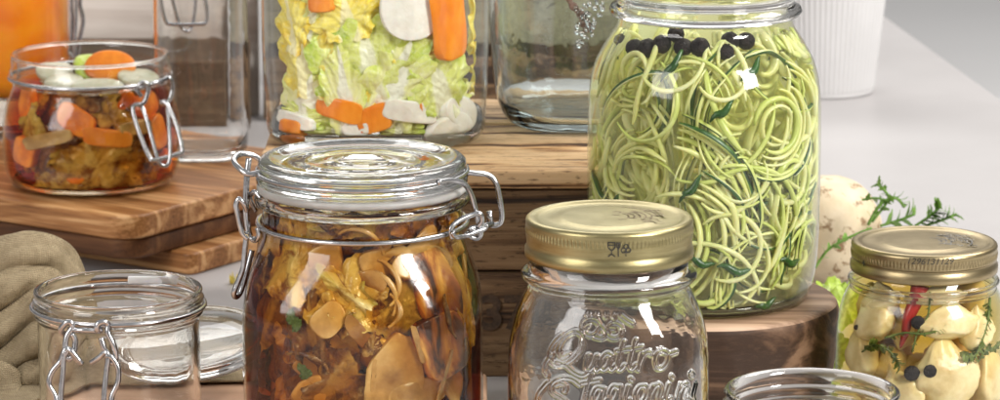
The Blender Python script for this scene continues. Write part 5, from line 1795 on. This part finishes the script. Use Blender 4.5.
nx_, ny_ = 170, 150
V, F = [], []
for j in range(ny_ + 1):
    for i in range(nx_ + 1):
        u, w = i / nx_, j / ny_
        x = -50 + 36.5 * u
        y0 = 198.5 + 7.0 * max(0, min(1, (x + 29) / 4)) - .3 * math.sin(x * .5)
        y1 = 226 - 6 * max(0, (x + 25) / 10) ** 1.3
        y = y0 + (y1 - y0) * w
        basez = .25 if y > 209.4 else 1.75 - 1.5 * max(0, min(1, (y - 208.9) / .5))
        z = 0
        wob_ = .9 * noise.noise(Vector((x * .12, y * .12, 4))) + .35 * noise.noise(Vector((x * .4, y * .3, 9)))
        for (ry, hgt_, wd, xe, sk) in ((218.6, 5.6, 2.7, -27.6, .28), (214.0, 3.6, 2.0, -28.6, -.18), (209.6, 2.6, 2.2, -28.4, .12), (205.6, 2.3, 1.6, -29.0, -.12), (202.0, 1.4, 1.5, -30.0, .1), (221.8, 4.6, 2.4, -26.5, .35)):
            yy = ry + sk * (x + 30) + wob_ * 1.1
            q = (y - yy) / wd
            en = max(0.0, min(1.0, (xe - x) / 4.5)); en = math.sqrt(1 - (1 - en) ** 2)
            z = max(z, hgt_ * en * (.9 + .14 * math.sin(x * .33 + ry)) * math.exp(-abs(q) ** 1.5 * (1.0 if q > 0 else 1.5)))
        z -= .9 * max(0, .28 - abs(noise.noise(Vector((x * .22 + y * .16, y * .5, 3))))) * min(1, z / 2)
        z += .25 * noise.noise(Vector((x * .6, y * .8, 8))) * min(1, z)
        y = y - .32 * z
        V.append((x, y, basez + max(0, z) ))
for j in range(ny_):
    for i in range(nx_):
        a = j * (nx_ + 1) + i
        F.append((a, a + 1, a + nx_ + 2, a + nx_ + 1))
folds = [(np.array(V), F)]
for k, (path, r0, Yf) in enumerate([
        ([(-60, 278), (-20, 268), (8, 258), (34, 251), (54, 255), (68, 276), (77, 302), (80, 330)], 1.28, 214.5),
        ([(-60, 315), (-20, 303), (5, 290), (28, 277), (48, 280), (60, 303), (68, 335)], 1.15, 212.3),
        ([(-60, 352), (-20, 340), (2, 330), (26, 313), (46, 303), (58, 312), (64, 340)], 1.2, 210.2),
        ([(-60, 384), (-20, 376), (4, 364), (28, 348), (50, 338), (62, 350)], 1.05, 208.2),
        ([(-60, 392), (-20, 391), (10, 385), (34, 374), (56, 366)], .7, 206.4)]):
    P = cr([unproj(a, b, Yf - .0 * i + .35 * math.sin(i * 1.7 + k)) for i, (a, b) in enumerate(path)], 12)
    n = len(P)
    Vt, Ft = tube(P, [r0 * (.82 + .2 * math.sin(i * .09 + k)) * (1 - .45 * max(0, i / n - .7) / .3) for i in range(n)], 40)
    for i in range(len(Vt)):
        c_ = P[i // 40]
        dv = Vt[i] - c_; L_ = np.linalg.norm(dv) + 1e-9
        q = Vt[i]
        a_ = TAU * (i % 40) / 40
        cre = .26 * (abs(math.sin(a_ * 2.5 + (i // 40) * .06 + 2.5 * noise.noise(Vector(((i // 40) * .03, k, 1))))) - .5)
        Vt[i] = c_ + dv * (1 + cre + .22 * noise.noise(Vector((q[0] * .45, q[1] * .45, q[2] * .45 + k)))) + np.array([0, 1.2 * (dv[1] / L_), 0])
    folds.append((Vt, Ft))
V, F = join(*folds)
V[:, 2] = np.maximum(V[:, 2], .12)
co = mk('linen_cloth', (V, F), LINEN, label='crumpled olive linen cloth in folds at the lower left', cat='cloth')
sm = co.modifiers.new('thickness', 'SOLIDIFY'); sm.thickness = .0015; sm.offset = 1

# ================================================================== RIGHT-HAND THINGS BEHIND
tc_ = unproj(829, 232, 238)
mk('turnip', blob((tc_[0], 239, 3.95), 3.75, 3.6, 3.95, 3, .06, .6, 48, 32), SCAR, label='round cream turnip with brown scars behind the zucchini jar', cat='turnip')


def tbl(px, py, dz=0):
    p = onz(px, py, 0); return p + np.array([0, 0, dz])


GS = 'green salad sprigs behind the garlic jar'
b0 = 232
sprig('rocket_sprig', [unproj(x, y, b0 - 2) for x, y in ((815, 268), (828, 250), (848, 238), (872, 228))], HERB, 'green sprig lying at the foot of the turnip', GS, .7, 11, .1, None, 1)
sprig('rocket_sprig', [unproj(x, y, b0) for x, y in ((868, 225), (880, 205), (895, 198), (905, 207))], HERB, 'curled green tendril in front of the turnip', GS, .7, 12, .12, None, 1)
sprig('rocket_sprig', [unproj(x, y, b0) for x, y in ((872, 222), (888, 200), (884, 190), (877, 184))], HERB, 'upright green tip above the turnip shoulder', GS, .7, 13, .1, None, 1)
sprig('rocket_sprig', [unproj(x, y, b0 + 2) for x, y in ((880, 226), (900, 220), (915, 214))], HERB, 'short leafy green sprig behind the gold lid', GS, 1.3, 14, .1, None, 1)
sprig('rocket_sprig', [unproj(x, y, b0 + 3) for x, y in ((915, 226), (930, 216), (940, 207))], HERB, 'leafy green sprig above the middle of the worn gold lid', GS, 1.3, 15, .1, None, 2)
sprig('rocket_sprig', [unproj(x, y, b0 + 3) for x, y in ((925, 226), (945, 219), (957, 214))], HERB, 'green sprig reaching right beyond the gold lid', GS, 1.1, 16, .1, None, 1)
sprig('rocket_sprig', [unproj(x, y, b0) for x, y in ((862, 200), (875, 198), (890, 201))], HERB, 'small green leaf spray left of the curled tendril', GS, .6, 17, .08, None, 1)


def free_leaf(c, w, h, roll, seed, mat, label, group, tilt=.6, rz=0):
    L, F, uv = leaf_local(w, h, seed, .5, .6, 8, 28, 0, .22)
    ct, st_ = math.cos(tilt), math.sin(tilt)
    cr0, sr = math.cos(roll), math.sin(roll)
    V = []
    for x, y, d in L:
        X, Yy = x * cr0 - y * sr, x * sr + y * cr0
        yy, zz1 = Yy * ct - d * st_, Yy * st_ + d * ct
        V.append((c[0] + X * math.cos(rz) - yy * math.sin(rz), c[1] + X * math.sin(rz) + yy * math.cos(rz), max(.05, c[2] + zz1)))
    return mk('lettuce_leaf', (V, F), mat, label=label, cat='lettuce leaf', group=group, uv=uv)


GLF = 'lettuce scraps on the table'
free_leaf(unproj(829, 296, 222), 3.0, 2.4, .3, 21, LETT, 'yellow green lettuce scrap between the wood slice and the turnip', GLF, 1.1)
free_leaf(unproj(845, 306, 219), 2.2, 3.4, -.4, 22, LETT, 'yellow green lettuce scrap against the garlic jar', GLF, 1.2)
free_leaf(unproj(832, 352, 206.5) , 2.0, 2.8, -.2, 23, LETT, 'green lettuce scrap low between wood slice and garlic jar', GLF, 1.2)
free_leaf(tbl(236, 284, .3), .8, .6, .2, 24, LY, 'tiny yellow crumb of leaf on the grey table by the brown jar', GLF, .3)

# ribbed white pot
POTM = m_noise('white_glazed_ceramic', [(.3, (.60, .59, .585)), (.7, (.64, .63, .625))], .3, 3, .45, .02, 3)
pc_ = unproj(823, 90, 315.3); PX = pc_[0]
jp_ = empty('ribbed_pot', (PX, 315.3, 0), 'white ribbed ceramic pot at the back right on the grey table', 'pot')


def ribs(th, z):
    return .17 * abs(math.sin(34 * th)) if .55 < z < 15 else 0


pr_ = [(0, 0), (4.3, 0), (4.55, .1), (4.6, .3), (4.5, .5), (4.5, .56)] + [(4.5 + .105 * (z - .56), z) for z in np.linspace(.6, 14.9, 20)] + [(6.05, 15.05), (6.15, 15.3), (6.0, 15.5), (5.8, 15.4)] + [(5.7 - .105 * (15 - z), z) for z in np.linspace(14.8, .8, 10)] + [(0, .7)]
mk('pot_wall', lathe(pr_, (PX, 315.3, 0), 340, rmod=ribs), POTM, jp_)
